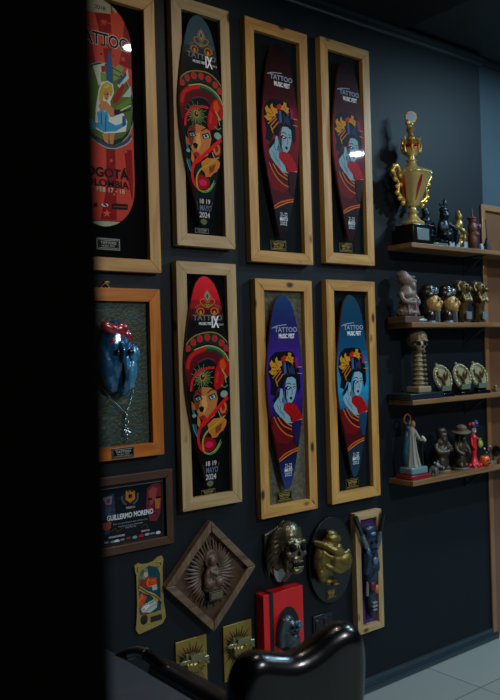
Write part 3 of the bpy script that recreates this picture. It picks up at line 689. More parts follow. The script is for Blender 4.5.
# door of brown laminate at the right
lam_v = mat('cherry_laminate', '6e4830', .36, 0, .8, .6, 0, 60, .1, 5)
cas = mat('casing_wood', '8a6240', .35, 0, .6, .2, 0, 60, .1, 5)
dr = thing('door_1', 'brown cherry laminate door with pale wood casing and round black knob at the right edge', 'door', (3.827, 0, 0)); dr['kind'] = 'structure'
MB().box(0, .036, -.014, -.001, 0, 2.49).box(.036, 1.03, -.014, .05, 2.455, 2.49).box(.99, 1.03, -.014, .05, 0, 2.455).build('door_casing', cas, dr, bevel=.004)
MB().box(.04, .988, 0.002, .04, .005, 2.452).build('door_leaf', lam_v, dr, bevel=.002)
k = MB().lathe([(.0, 0), (.014, .0), (.014, .012), (.028, .016), (.033, .026), (.029, .038), (.0, .042)], mi=0, M=Matrix.Translation((.054, 0.0, 1.07)) @ Matrix.Rotation(R(90), 4, 'X'))
k.build('door_handle', black_gloss, dr)

# ------------------------------------------------------------------ frames with mitred boards
def frame_mb(W, H, b=.05, d=.035, y0=0, lip=0):
    """origin at the bottom centre, back at y=0, front at y=-d"""
    mb = MB(); x0, x1 = -W / 2, W / 2
    o = [(x0, 0), (x1, 0), (x1, H), (x0, H)]; i = [(x0 + b, b), (x1 - b, b), (x1 - b, H - b), (x0 + b, H - b)]
    for k in range(4):
        k2 = (k + 1) % 4
        mb.prism([o[k], o[k2], i[k2], i[k]], y0 - d, y0, 0 if k % 2 else 1)
    return mb
def plate(parent, x, z, y, w, h, m=None, lines=3, t=.003, text=None):
    p = MB().box(-w / 2, w / 2, -t, 0, -h / 2, h / 2).build('name_plate', m or plate_gold, parent, bevel=.001, loc=(x, y, z))
    fg_ = 'a8a8a0' if m is dark_plate or (m and 'pewter' in m.name) else 'b89c54'
    it = [('p', '12110e', [(-.45, -.40), (.45, -.40), (.45, .40), (-.45, .40)]), ('p', fg_, [(-.40, .30), (.40, .30), (.40, .34), (-.40, .34)]), ('p', fg_, [(-.40, -.34), (.40, -.34), (.40, -.30), (-.40, -.30)])]
    it += [('t', fg_, 'TATTOO', (-.34, -.02, .34, .22), .03), ('t', fg_, 'MUSIC FEST', (-.28, -.22, .28, -.08), .01)]
    q = printed('engraving', art_polys(it, lambda a: (a[0] * w, a[1] * h)), None, ink_satin, p, lambda X, Z: -t - .0002)
    return p

PROF = [(0, .0), (.004, .12), (.012, .24), (.036, .42), (.065, .53), (.11, .64), (.16, .73), (.21, .80), (.28, .89), (.34, .95), (.40, 1), (.46, 1), (.53, .975), (.60, .91), (.68, .80), (.76, .66), (.84, .50), (.91, .36), (.955, .26), (.985, .16), (.996, .08), (1, 0)]
SK = [(0, 0), (.003, .16), (.012, .34), (.03, .53), (.055, .70), (.085, .83), (.12, .93), (.16, .985), (.2, 1), (.8, 1), (.86, .97), (.9, .90), (.935, .78), (.965, .6), (.985, .4), (.997, .16), (1, 0)]
def lerp(P, v):
    for (a, x), (b, y) in zip(P, P[1:]):
        if v <= b: return x + (y - x) * (v - a) / (b - a)
    return P[-1][1]
def deck(parent, cx, ztop, hw, H, prof, art, stops, yc=-.05, bend=.007):
    """ztop relative to the root; stops: (v, hex) base colours"""
    vs = sorted(set([a for a, _ in prof] + [i / 26 for i in range(27)]))
    outl = [(-hw * lerp(prof, v), -v * H) for v in vs] + [(hw * lerp(prof, v), -v * H) for v in reversed(vs)]
    hull = hull2([(round(x, 6), round(z, 6)) for x, z in outl])
    Y = lambda x, z: yc + bend * (max(0, .16 + z / H) / .16) ** 2 + bend * (max(0, -z / H - .84) / .16) ** 2
    def base(v):
        for (a, c), (b_, d) in zip(stops, stops[1:]):
            if v <= b_:
                t = (v - a) / (b_ - a); p, q = lin(c), lin(d); return tuple(p[i] * (1 - t) + q[i] * t for i in range(3))
        return lin(stops[-1][1])
    polys = []
    for a, b_ in zip(vs, vs[1:]):
        wa, wb = hw * lerp(prof, a), hw * lerp(prof, b_)
        q = [(-wa, -a * H), (-wb, -b_ * H), (wb, -b_ * H), (wa, -a * H)]
        if wa < 1e-6: q = q[1:3] + [(0, -a * H)]
        if wb < 1e-6: q = [(-wa, -a * H), (0, -b_ * H), (wa, -a * H)]
        polys.append((-1, base((a + b_) / 2), q))
    polys += art_polys(art, lambda p: (p[0] * hw, -p[1] * H))
    n = len(vs); ev = []; ef = []
    for v in vs:
        x = hw * lerp(prof, v); z = -v * H; y = Y(0, z)
        ev += [(-x, y, z), (-x, y + .011, z), (x, y, z), (x, y + .011, z)]
    for i in range(n - 1):
        a, b_ = 4 * i, 4 * i + 4
        ef += [(a, a + 1, b_ + 1, b_), (a + 2, b_ + 2, b_ + 3, a + 3), (a + 1, a + 3, b_ + 3, b_ + 1)]
    o = printed('skateboard_deck', polys, hull, ink_gloss, parent, Y, [-v * H for v in reversed(vs)], extra=(ev, ef, mat('maple_edge', '5a3020', .4), (.05, .02, .02)))
    o.location = (cx, 0, ztop)
    mb = MB()
    for sx in (-1, 1):
        for vv in (.3, .7): mb.tube([(cx + sx * .02, -.012, ztop - vv * H), (cx + sx * .02, yc + .011, ztop - vv * H)], .006)
    mb.build_each('standoff', steel, parent)
    return o

def framed_deck(X0, X1, Z0, Z1, label, seed, back, pl, dk_args, woodpair=None):
    W, H = X1 - X0, Z1 - Z0; cx = (X0 + X1) / 2
    t = thing('framed_skateboard', label, 'framed skateboard', (cx, 0, Z0), group='framed skateboards on the dark wall')
    wv, wh = woodpair or (PV(seed), PH(seed))
    frame_mb(W, H).build('frame', [wv, wh], t, bevel=.002)
    MB().box(-W / 2 + .045, W / 2 - .045, -.012, -.002, .045, H - .045).build('backing', back, t, smooth=False)
    if pl: plate(t, pl[0] - cx, pl[1] - Z0, -.0125, pl[2], pl[3], pl[4], text=pl[5] if len(pl) > 5 else None)
    x, zt, hw, h, prof, art, stops = dk_args
    deck(t, x - cx, zt - Z0, hw, h, prof, art, stops)
    return t
def recolor(art, mp): return [(i[0], mp.get(i[1], i[1]), *i[2:]) for i in art]
dark_plate = mat('dark_plate', '6a6c6a', .4, .5)
bk_black = mat('backing_black', '030303', .9, 0, .1, bump=.3, bscale=120)
bk_velvet = mat('backing_dark_felt', '080a0e', .9, 0, .1, bump=.3, bscale=120, var=.2, vscale=40)
bk_teal = mat('backing_teal_felt', '0c1418', .9, 0, .15, bump=.4, bscale=120, var=.2, vscale=30)
bk_burlap = mat('backing_burlap', '5a5848', .9, bump=.8, bscale=200, var=.4, vscale=60)
framed_deck(1.146, 1.654, 2.003, 3.09, 'pine frame with red skateboard reading BOGOTÁ COLOMBIA beside the dark partition', 1, bk_black, (1.432, 2.106, .10, .045, dark_plate),
            (1.40, 3.03, .134, .863, SK, BOGOTA, [(0, 'd44a32'), (1, 'c84234')]))
framed_deck(1.733, 2.028, 2.12, 3.138, 'pine frame with skateboard of a red flowered woman under a blue-grey tip, top row', 2, bk_velvet, (1.869, 2.19, .07, .022, dark_plate),
            (1.86, 3.077, .109, .872, PROF, GYPSY, [(0, '3c5662'), (.13, '34505c'), (.2, '141a1e'), (.26, '0a0a0c'), (1, '0c1014')]))
GR = recolor(GEISHA, {'1e1a48': '2a1016'})
framed_deck(2.113, 2.48, 2.074, 3.142, 'pine frame with maroon geisha skateboard, left of the two in the top row', 3, bk_teal, (2.287, 2.155, .092, .045, plate_gold),
            (2.29, 3.056, .107, .875, PROF, GR, [(0, '14080c'), (.12, '28060a'), (.28, '3a060c'), (.42, '8c0c22'), (.55, '6a0a18'), (.72, '160a10'), (.8, '181820'), (1, '20141a')]))
framed_deck(2.562, 2.897, 2.09, 3.156, 'pine frame with glossy maroon geisha skateboard, right end of the top row', 4, bk_teal, (2.716, 2.172, .088, .045, plate_gold),
            (2.722, 3.066, .107, .868, PROF, GR, [(0, '14080c'), (.12, '28060a'), (.28, '3a060c'), (.42, '900c22'), (.55, '6e0a18'), (.72, '160a10'), (.8, '14141c'), (1, '34181e')]))
framed_deck(1.724, 2.027, 1.042, 2.056, 'pine frame with skateboard of a red flowered woman under a bright red tip, lower row', 5, bk_velvet, (1.865, 1.1, .072, .026, plate_gold),
            (1.855, 1.998, .111, .872, PROF, GYPSY, [(0, 'e02030'), (.1, 'c81824'), (.17, '50101a'), (.22, '0c0a0c'), (1, '0a0a0c')]))
framed_deck(2.13, 2.466, .949, 2.0, 'pine frame with purple geisha skateboard on brown burlap backing', 6, bk_burlap, (2.28, 1.027, .092, .048, plate_gold),
            (2.276, 1.93, .107, .868, PROF, GEISHA, [(0, '1a3c70'), (.1, '1c2c64'), (.2, '2c2068'), (.35, '40248c'), (.5, '3c2080'), (.62, '241650'), (.75, '10102c'), (.85, '101a40'), (.93, '1c3070'), (1, '2c3a6a')]))
GB = recolor(GEISHA, {'1e1a48': '1a3c5c'})
framed_deck(2.558, 2.892, .952, 2.01, 'pine frame with blue geisha skateboard, right end of the lower row', 7, bk_teal, (2.715, 1.03, .09, .048, plate_gold),
            (2.706, 1.94, .107, .873, PROF, GB, [(0, '104058'), (.15, '10405c'), (.3, '104c70'), (.42, '1c80a8'), (.52, '2090bc'), (.62, '1c5c80'), (.75, '182838'), (.88, '1a3040'), (1, '1c4054')]))

# orange frame with the winged blue and red mask
ow = lambda h: wood('orange_wood', 'a85a14', 'd07a20', h, .35, False, 3.3)
t = thing('framed_mask', 'orange wooden frame with a shiny blue and red mask and silver chain', 'framed mask', (1.447, 0, 1.284))
frame_mb(.394, .654, .05, .035).build('frame', [ow(False), ow(True)], t, bevel=.002)
rb = mat('rough_olive_backing', '4c4a2c', .5, .2, bump=1.0, bscale=90, var=.6, vscale=26)
nt = rb.node_tree
cr = [n for n in nt.nodes if n.type == 'VALTORGB'][0]; e = cr.color_ramp.elements.new(.5); e.color = (*lin('34422e'), 1); e = cr.color_ramp.elements.new(.62); e.color = (*lin('24424c'), 1); e = cr.color_ramp.elements.new(.66); e.color = (*lin('5c542e'), 1)
MB().box(-.15, .15, -.014, -.002, .048, .606).build('backing', rb, t, smooth=False)
MB().tube([(-.05, -.004, .654), (-.03, -.006, .672), (-.01, -.004, .655)], .003, sm=5).ell((-.02, -.005, .676), (.014, .004, .008)).build('hanger', plate_gold, t)
mk = MB()
mk.ell((.0, -.028, .40), (.085, .05, .135), (0, 0, 0)); mk.ell((.03, -.045, .33), (.045, .035, .095), (0, 10, 0)); mk.ell((-.045, -.04, .35), (.045, .03, .10), (0, -14, 0)); mk.ell((.055, -.05, .39), (.04, .03, .06)); mk.ell((0, -.07, .405), (.012, .03, .04))
mk.v = [(x * .9 - .004, y, z) for x, y, z in mk.v]; mk.build('mask', mat('blue_lacquer', '14507a', .24, .3, .6, .8, .6, 30, .7, 18), t, remesh=.004)
mr = MB()
for x, z, rx, rz, a in ((-.04, .50, .045, .022, 20), (.01, .495, .04, .026, -10), (.0, .455, .02, .045, 15), (.04, .47, .03, .022, 35), (-.03, .45, .024, .018, -20), (.015, .43, .012, .03, 0)): mr.ell((x, -.056, z), (rx, .016, rz), (0, a, 0))
mr.v = [(x * .9 - .004, y, z) for x, y, z in mr.v]; mr.build('crest', mat('red_lacquer', '8a1420', .25, 0, .6, .7, .5, 40, .4, 20), t, remesh=.004)
MB().ell((.04, -.062, .33), (.026, .022, .07), (0, 8, 0)).ell((.052, -.066, .40), (.026, .018, .035), (0, 10, 0)).ell((.02, -.066, .36), (.012, .014, .05)).build('lower_cheek', mat('pale_blue_lacquer', '3f90bc', .25, .2, .6, .6, .6, 40, .5, 25), t, remesh=.004)
mh = MB().ell((-.022, -.082, .408), (.014, .008, .012)).ell((.028, -.088, .408), (.015, .008, .013)).tube([(.0, -.075, .37), (.005, -.08, .31), (.0, -.06, .26)], [.004, .006, .003])
mh.build_each(['eye', 'eye', 'nose_slit'], black_gloss, t)
ch = MB(); L0 = Vector((-.075, -.02, .30)); M0 = Vector((.035, -.03, .175)); R0 = Vector((.085, -.02, .31))
for A_, B_ in ((L0, M0), (R0, M0)):
    n = 26
    for i in range(n + 1):
        p = A_.lerp(B_, i / n); p.z -= .012 * math.sin(math.pi * i / n)
        ch.ell(p, (.0024, .0018, .0032), (0, 40, 0), n=6, m=4)
ch.build('chain', steel, t)
pe = MB()
for i, (x, z) in enumerate(((.035, .165), (.031, .150), (.040, .138), (.030, .124), (.038, .112), (.042, .1), (.028, .1), (.036, .088), (.034, .07))): pe.ell((x, -.03, z), (.006 - .0003 * i, .004, .008), (0, 30 * (-1) ** i, 0), n=8, m=6)
pe.tube([(.02, -.03, .112), (.05, -.03, .098)], .003).build('pendant', steel, t)
plate(t, .012, .025, -.0355, .095, .04, mat('pewter_plate', '6a6a66', .35, .7))

# framed certificate
t = thing('framed_certificate', 'brown framed black certificate reading GUILLERMO MORENO under the orange frame', 'certificate', (1.472, 0, .922))
bw = lambda h: wood('walnut', '3c2416', '54331f', h, .4, False, 6.1)
frame_mb(.43, .298, .032, .022).build('frame', [bw(False), bw(True)], t, bevel=.002)
MB().box(-.185, .185, -.006, -.001, .025, .263).build('mat_board', black_matte, t, smooth=False)
g = [('p', '10141c', [(-.175, -.108), (.178, -.108), (.178, .100), (-.175, .100)]), ('p', '707880', [(-.175, .098), (.178, .098), (.178, .100), (-.175, .100)])] + CERT
printed('certificate_print', art_polys(g, lambda p: (p[0], p[1])), [(-.175, -.108), (.178, -.108), (.178, .101), (-.175, .101)], attr_mat('paper_gloss', .25, .2), t, lambda x, z: -.008).location = (-.007, 0, .153)

# small gold art-nouveau plaque
t = thing('picture_plaque', 'small gold curved plaque with an orange-haired woman, left of the diamond plaque', 'plaque', (1.577, 0, .592))
po = [(-.068, .02), (-.055, .0), (-.025, .004), (.03, .012), (.055, .018), (.07, .04), (.068, .065), (.062, .10), (.060, .2), (.061, .245), (.066, .27), (.06, .285), (.042, .284), (.02, .27), (-.005, .266), (-.03, .268), (-.05, .276), (-.066, .268), (-.064, .245), (-.059, .23), (-.059, .12), (-.062, .07)]
pm = MB().prism(po, -.008, 0)
pm.build('body', mat('aged_gold_paint', 'a08c4c', .45, .35, var=.15), t, bevel=.003)
printed('picture', art_polys([('p', '1f4650', [(-.048, -.072), (.048, -.072), (.048, .07), (.036, .1), (0, .112), (-.036, .1), (-.048, .07)])] + MUCHA, lambda p: p), hull2([(-.05, -.075), (.05, -.075), (.05, .07), (.038, .1), (.0, .113), (-.038, .1), (-.05, .07)]), ink_satin, t, lambda x, z: -.0085).location = (0, 0, .145)
MB().ell((-.03, -.008, .052), (.017, .003, .02)).box(0, .05, -.0105, -.007, .035, .056).build('cartouche', mat('dark_relief', '2a2418', .5, .4), t, bevel=.002)
sw = MB()
for sx in (-1, 1):
    sw.tube([(sx * .035, -.009, .265), (sx * .052, -.009, .262), (sx * .05, -.009, .245), (sx * .038, -.009, .25)], .0022, sm=4)
sw.tube([(-.05, -.01, .185), (-.01, -.01, .155), (.03, -.01, .13), (.052, -.01, .1)], .004, sm=5).build_each('scroll', MATS['aged_gold_paint'], t)

# ------------------------------------------------------------------ diamond-shaped carved plaque
t = thing('carved_plaque', 'diamond-hung square wooden plaque with a sunburst and seated figure in relief', 'plaque', (1.862, 0, .515))
dw = lambda h: wood('aged_wood', '54402e', '7a624a', h, .5, False, 8.8)
S = .325; Md = Matrix.Translation((0, 0, .2405)) @ Matrix.Rotation(R(45), 4, 'Y') @ Matrix.Translation((0, 0, -S / 2))
q = frame_mb(S, S, .03, .035); q.v = [tuple(Md @ Vector(p)) for p in q.v]; q.build('frame', [dw(False), dw(True)], t, bevel=.004)
MB().box(-S / 2 + .027, S / 2 - .027, -.012, -.001, .027, S - .027, M=Md).build('backing', mat('brown_panel', '4a3420', .6, var=.3, vscale=10), t, smooth=False)
rays = MB()
for k in range(44):
    a = math.tau * k / 44; r1 = .118 if k % 2 else .132; r0 = .05
    c, s_ = math.cos(a), math.sin(a)
    rays.tube([(c * r0, -.014, .25 + s_ * r0 * 1.1), (c * (r0 + r1) / 2 + .003 * s_, -.022, .25 + s_ * (r0 + r1) / 2 * 1.1), (c * r1, -.014, .25 + s_ * r1 * 1.1)], [.005, .0075, .002], n=6, sm=2)
rays.build('sunburst', brown_resin, t)
fg = MB(); fg.ell((0, -.03, .30), (.02, .018, .025)).ell((0, -.025, .31), (.034, .008, .04)).ell((.0, -.032, .255), (.034, .02, .035)).ell((-.03, -.035, .25), (.012, .012, .03), (0, 20, 0)).ell((.03, -.035, .25), (.012, .012, .03), (0, -20, 0)).ell((-.025, -.042, .215), (.026, .018, .02)).ell((.025, -.042, .215), (.026, .018, .02)).tube([(-.02, -.045, .265), (.01, -.052, .25), (.025, -.05, .262)], .008).ell((0, -.03, .2), (.05, .02, .03))
fg.build('figure', mat('carved_figure', '5c4636', .45, .1, bump=.5, bscale=90, var=.4, vscale=40), t, remesh=.003)
MB().box(-.034, .04, -.055, -.012, .145, .185).build('box_plate', mat('carved_box', '33271c', .5), t, bevel=.003)
MB().box(-.026, .032, -.0575, -.0552, .152, .178).build('small_label', mat('label_bronze', '6a6248', .4, .4), t, bevel=.001)

# ------------------------------------------------------------------ the two brass fist plaques
def fist_plaque(x, z, label):
    t = thing('fist_plaque', label, 'plaque', (x, 0, z), group='brass fist plaques'); t.scale = (1, 1, 1)
    MB().box(-.076, .076, -.008, 0, 0, .236).build('plate', mat('brushed_brass', '9c8440', .4, .6, bump=.2, bscale=60, var=.15), t, bevel=.002)
    ry = MB()
    for k in range(30):
        a = math.tau * k / 30; r0, r1 = .045, (.072 if k % 2 else .088); c, s_ = math.cos(a), math.sin(a); w_ = .0035
        if abs(c * r1) > .072: r1 = .072 / abs(c)
        ry.prism([(c * r0 - s_ * w_, .135 + s_ * r0 + c * w_), (c * r0 + s_ * w_, .135 + s_ * r0 - c * w_), (c * r1, .135 + s_ * r1)], -.0095, -.0075)
    ry.build('ray', black_matte, t, smooth=False).name = 'rays'
    fi = MB()
    fi.tube([(.05, -.03, .03), (.03, -.035, .07), (.01, -.04, .105)], [.026, .024, .03], n=14, sm=4)   # forearm
    fi.ell((-.002, -.045, .128), (.036, .022, .034), (0, 20, 0))
    for k in range(4): fi.tube([(-.03 + k * .018, -.055, .152 - k * .004), (-.034 + k * .018, -.07, .142 - k * .004), (-.03 + k * .018, -.066, .118 - k * .004)], [.0095, .0095, .008], n=8, sm=3)
    fi.tube([(.03, -.05, .115), (.035, -.066, .135), (.015, -.074, .15)], [.011, .011, .009], n=8, sm=3)
    fi_o = fi.build('fist', mat('fist_brass', '8c7840', .35, .75, bump=.3, bscale=60, var=.2, vscale=30), t, remesh=.003)
    mc = MB().tube([(-.06, -.062, .158), (.07, -.062, .152)], .010, n=12).tube([(-.07, -.062, .158), (-.052, -.062, .158)], [.004, .012], n=10).box(-.02, .05, -.075, -.05, .158, .18).tube([(.055, -.062, .15), (.07, -.06, .13)], .008).tube([(-.035, -.062, .165), (-.035, -.062, .19)], .008)
    mc_o = mc.build('tattoo_machine', mat('machine_silver', '8c8864', .3, .8), t, bevel=.001)
    MB().box(-.03, .045, -.0105, -.007, .012, .03).build('small_label', plate_gold, t)
    for o_ in (fi_o, mc_o): o_.scale = (1, .62, 1); o_.location = (-.008, 0, 0)
    return t
fist_plaque(1.765, .28, 'brass plaque of a fist holding a tattoo machine, left and lower of the pair')
fist_plaque(2.003, .287, 'brass plaque of a fist gripping a tattoo machine, right one beside the red box')

# ------------------------------------------------------------------ skull shield
t = thing('skull_shield', 'bronze shield plaque with a grinning skull facing right, below the purple skateboard', 'plaque', (2.27, 0, .64))
sp = [(-.112, .235), (-.06, .248), (-.03, .262), (0, .285), (.03, .262), (.06, .248), (.105, .235), (.108, .13), (.085, .07), (.045, .03), (0, 0), (-.05, .03), (-.09, .07), (-.11, .13)]
MB().prism(sp, -.018, 0).build('shield', mat('shield_bronze', '5a5440', .4, .7, bump=.6, bscale=60, var=.3, vscale=25), t, bevel=.006)
sk = MB(); Ms = Matrix.Translation((.006, -.055, .165)) @ Euler((R(-6), R(4), R(-4))).to_matrix().to_4x4() @ Matrix.Diagonal((1.3, 1.0, 1.3, 1))
def ske(c, rd): 
    p = Ms @ Vector(c); sk.ell(p, (rd[0] * 1.2, rd[1], rd[2] * 1.3))
ske((0, .02, .03), (.058, .062, .06)); ske((0, -.025, -.01), (.042, .035, .045)); ske((-.025, -.045, .022), (.02, .012, .008)); ske((.025, -.045, .022), (.02, .012, .008))
ske((-.032, -.035, -.018), (.014, .016, .01)); ske((.032, -.035, -.018), (.014, .016, .01)); ske((0, -.045, -.032), (.026, .016, .012)); ske((0, -.035, -.072), (.03, .024, .014)); ske((-.028, -.005, -.05), (.009, .02, .034)); ske((.028, -.005, -.05), (.009, .02, .034)); ske((0, -.056, .0), (.006, .01, .012))
sk.build('skull', mat('skull_bronze', '6e6850', .3, .75, bump=.5, bscale=70, var=.3, vscale=30), t, remesh=.003)
ho = MB()
for c, rd in (((-.0195, -.052, .003), (.014, .013, .013)), ((.0195, -.052, .003), (.014, .013, .013)), ((0, -.062, -.016), (.006, .006, .008)), ((0, -.045, -.053), (.022, .014, .011))): ho.ell(Ms @ Vector(c), (rd[0] * 1.25, rd[1] * 1.1, rd[2] * 1.25))
ho.build_each(['eye_socket', 'eye_socket', 'nose_hole', 'mouth'], mat('deep_patina', '060707', .8, 0, .2), t)
te = MB()
for k in range(7):
    for zz in (-.043, -.062): te.ell(Ms @ Vector(((k - 3) * .006, -.058 + abs(k - 3) * .002, zz)), (.0028, .003, .005), n=6, m=5)
te.build_each('tooth', mat('teeth_bronze', 'a09878', .3, .6), t)
hr = MB()
for k in range(11):
    a = R(-60 + k * 20); x, z = -.045 - .05 * math.sin(a) * .6, .19 + .07 * math.cos(a)
    hr.tube([(-.02, -.03, .19), (x - .01, -.05, z), (x - .035, -.025, z - .05), (x - .03, -.02, z - .09)], [.012, .01, .008, .004], n=7, sm=3)
hr.ell((-.05, -.02, .14), (.04, .022, .08)).build('hair', bronze, t, remesh=.0035)
MB().prism([(-.075, .085), (-.02, .07), (.0, .05), (-.035, .012), (-.055, .02), (-.07, .05)], -.027, -.018).build('badge', mat('badge_silver', '9a9c98', .35, .6), t, bevel=.002)
for k in range(4): pass

# ------------------------------------------------------------------ oval board with golden beast head
t = thing('beast_head_trophy', 'golden grotesque animal head mounted on a black oval board', 'wall trophy', (2.555, 0, .492))
ovp = [(.142 * math.cos(a * math.tau / 48), .2 + .2 * math.sin(a * math.tau / 48)) for a in range(48)]
MB().prism(ovp, -.022, 0).build('oval_board', mat('black_board', '0a0b10', .35, 0, .5, .2), t, bevel=.007)
bh = MB()
bh.ell((-.02, -.07, .195), (.085, .065, .085)).ell((.02, -.12, .19), (.066, .06, .062), (0, 15, 0)).ell((.04, -.155, .195), (.05, .04, .04)).ell((.035, -.15, .165), (.05, .035, .022)).ell((-.05, -.06, .235), (.04, .04, .05)).ell((0, -.075, .265), (.05, .045, .035)).ell((.045, -.1, .245), (.02, .02, .018)).ell((-.02, -.115, .25), (.02, .018, .018))
bh.tube([(-.095, -.06, .285), (-.06, -.11, .272), (-.02, -.15, .245), (.03, -.165, .225), (.07, -.16, .235)], [.013, .016, .017, .013, .012], n=10, sm=4).tube([(-.09, -.08, .20), (-.05, -.13, .175), (0, -.16, .15), (.05, -.175, .16)], [.01, .012, .012, .008], n=8, sm=4).tube([(-.08, -.07, .25), (-.05, -.12, .225), (-.01, -.15, .205)], [.01, .013, .008], n=8, sm=4)
bh.ell((.015, -.09, .29), (.05, .04, .024), (0, 12, 0)).ell((.02, -.07, .312), (.035, .03, .014), (0, 15, 0))
bh.ell((-.07, -.085, .145), (.03, .03, .026))
bh.ell((-.06, -.08, .12), (.028, .03, .02)).ell((.0, -.07, .09), (.04, .03, .018)).ell((.02, -.05, .085), (.03, .028, .014)).ell((-.02, -.05, .13), (.05, .04, .05))
for k in range(3): bh.ell((-.01 + k * .016, -.105, .085 - k * .002), (.008, .02, .008))
bh.build('head', mat('beast_gold', '7c6a3a', .4, .7, bump=.8, bscale=50, var=.3, vscale=30), t, remesh=.0035)
MB().ell((.052, -.176, .2), (.006, .006, .006)).ell((.028, -.182, .196), (.006, .006, .006)).tube([(.0, -.16, .172), (.035, -.182, .168), (.066, -.16, .174)], .0035, sm=4).ell((.055, -.118, .236), .007).ell((.002, -.13, .238), .007).build_each(['nostril', 'nostril', 'mouth', 'eye', 'eye'], mat('deep_patina', '0a0c0c', .6), t)
for o_ in list(t.children):
    if o_.name.split('.')[0] in ('head', 'nostril', 'mouth', 'eye'): o_.scale = (.92, .72, 1); o_.location = (-.04, 0, .022)
plate(t, -.01, .042, -.0225, .062, .04, plate_gold)

# ------------------------------------------------------------------ red box with hooded skull lady
t = thing('relief_box', 'bright red box with a black stripe and a blue-grey hooded skull woman in a niche', 'wall box', (2.225, 0, .33))
red = mat('bright_red', 'd01016', .35, 0, .5, .1)
bx = MB().box(-.115, .115, -.055, 0, 0, .295); bx.build('box', red, t, bevel=.002)
MB().box(-.082, -.06, -.0565, -.001, 0, .2965).build('stripe', black_matte, t)
nc = [(.02 + .068 * math.cos(a * math.tau / 36), .12 + .1 * math.sin(a * math.tau / 36)) for a in range(36)]
MB().prism(nc, -.058, -.05).build('niche', black_matte, t, bevel=.002)
fc = MB().ell((.012, -.085, .14), (.026, .028, .036)).ell((.012, -.1, .12), (.014, .014, .016)).ell((.002, -.075, .155), (.036, .026, .038)).ell((.0, -.07, .1), (.042, .03, .05)).ell((.03, -.075, .07), (.04, .03, .04)).tube([(-.02, -.08, .18), (-.035, -.075, .13), (-.035, -.07, .06)], [.014, .016, .02], sm=4)
fc.build('hooded_woman', mat('blue_grey_pewter', '4a5860', .3, .6, bump=.4, bscale=70, var=.4, vscale=30), t, remesh=.003)
MB().ell((.002, -.111, .145), (.008, .006, .008)).ell((.022, -.111, .143), (.008, .006, .008)).ell((.012, -.114, .128), (.004, .004, .006)).box(.0, .024, -.115, -.106, .112, .116).build_each(['eye', 'eye', 'nose_hole', 'mouth'], MATS['deep_patina'], t)
ro = MB()
for k in range(6):
    a = math.tau * k / 6; ro.ell((.052 + .014 * math.cos(a), -.085, .135 + .014 * math.sin(a)), (.012, .009, .012), n=10, m=7)
ro.ell((.052, -.094, .135), .009).build('rose', mat('blue_rose', '3a6a80', .35, .3), t)

# wall switch
t = thing('wall_switch', 'black square switch plate on the wall right of the red box', 'switch', (2.502, 0, .315))
MB().box(-.06, .06, -.008, 0, 0, .13).build('cover_plate', mat('switch_black', '15171b', .3), t, bevel=.003)
for x in (-.027, .027): MB().box(x - .022, x + .022, -.012, -.007, .02, .11).build('rocker', mat('rocker_black', '101216', .25), t, bevel=.002)

# ------------------------------------------------------------------ narrow pine frame with sculpture and brushes
t = thing('framed_sculpture', 'narrow pine frame with purple backing, dark sculpted figure and two brushes', 'framed sculpture', (2.80, 0, .30))
frame_mb(.185, .585, .035, .035).build('frame', [PV(8), PH(8)], t, bevel=.002)
MB().box(-.06, .06, -.012, -.002, .033, .552).build('backing', mat('purple_velvet', '4c2a6c', .8, bump=.5, bscale=100, var=.5, vscale=18, sheen=.3), t, smooth=False)
navy = mat('blue_black_resin', '2c3c50', .3, .4, bump=.5, bscale=70, var=.6, vscale=35)
fg = MB().ell((0, -.04, .455), (.036, .026, .05)).ell((0, -.05, .42), (.028, .024, .03)).ell((.0, -.04, .5), (.042, .024, .02)).ell((0, -.04, .36), (.048, .03, .06)).ell((-.03, -.045, .33), (.02, .02, .05), (0, 14, 0)).ell((.03, -.045, .33), (.02, .02, .05), (0, -14, 0)).ell((0, -.04, .27), (.034, .026, .06)).ell((.0, -.035, .17), (.026, .022, .08)).ell((0, -.035, .1), (.018, .018, .04))
fg.build('figure', navy, t, remesh=.003)
MB().ell((-.012, -.068, .44), (.009, .006, .009)).ell((.014, -.068, .44), (.009, .006, .009)).box(-.016, .018, -.074, -.066, .405, .412).build_each(['eye', 'eye', 'mouth'], MATS['deep_patina'], t)
MB().ell((0, -.062, .48), (.02, .01, .01)).ell((-.03, -.055, .40), (.012, .01, .016)).ell((.034, -.055, .41), (.012, .01, .016)).ell((.0, -.072, .35), (.018, .01, .02)).build_each('ornament', mat('pale_blue_enamel', '5a7a98', .3, .3), t)
MB().ell((.022, -.055, .205), (.018, .012, .022)).build('shell_charm', mat('peach_enamel', 'b07050', .4), t)
MB().ell((-.005, -.058, .225), (.02, .01, .024)).build('flower', mat('wine_red', '6a1424', .4), t)
MB().tube([(-.025, -.04, .25), (-.03, -.04, .18)], .008).box(-.018, .016, -.066, -.05, .125, .133).box(-.016, .014, -.066, -.05, .142, .15).box(-.014, .012, -.066, -.05, .108, .116).build_each('rib', mat('bone_grey', '8a909a', .4, .3), t, bevel=.001)
br = []
for sx in (-1, 1):
    a = Vector((sx * .088 - (.02 if sx < 0 else -.0), -.05, .575 if sx < 0 else .565)); b_ = Vector((sx * .034, -.055, .41))
    o = MB().tube([a, a.lerp(b_, .55)], [.013, .011], n=12).build('brush', mat('brush_handle', '12161e', .25, 0, .6, .4), t)
    MB().tube([a.lerp(b_, .55), a.lerp(b_, .95)], [.0125, .014], n=12).tube([a.lerp(b_, .62), a.lerp(b_, .64)], .0145).tube([a.lerp(b_, .8), a.lerp(b_, .82)], .0155).build('ferrule', mat('worn_steel', '7c8894', .3, .8), o)

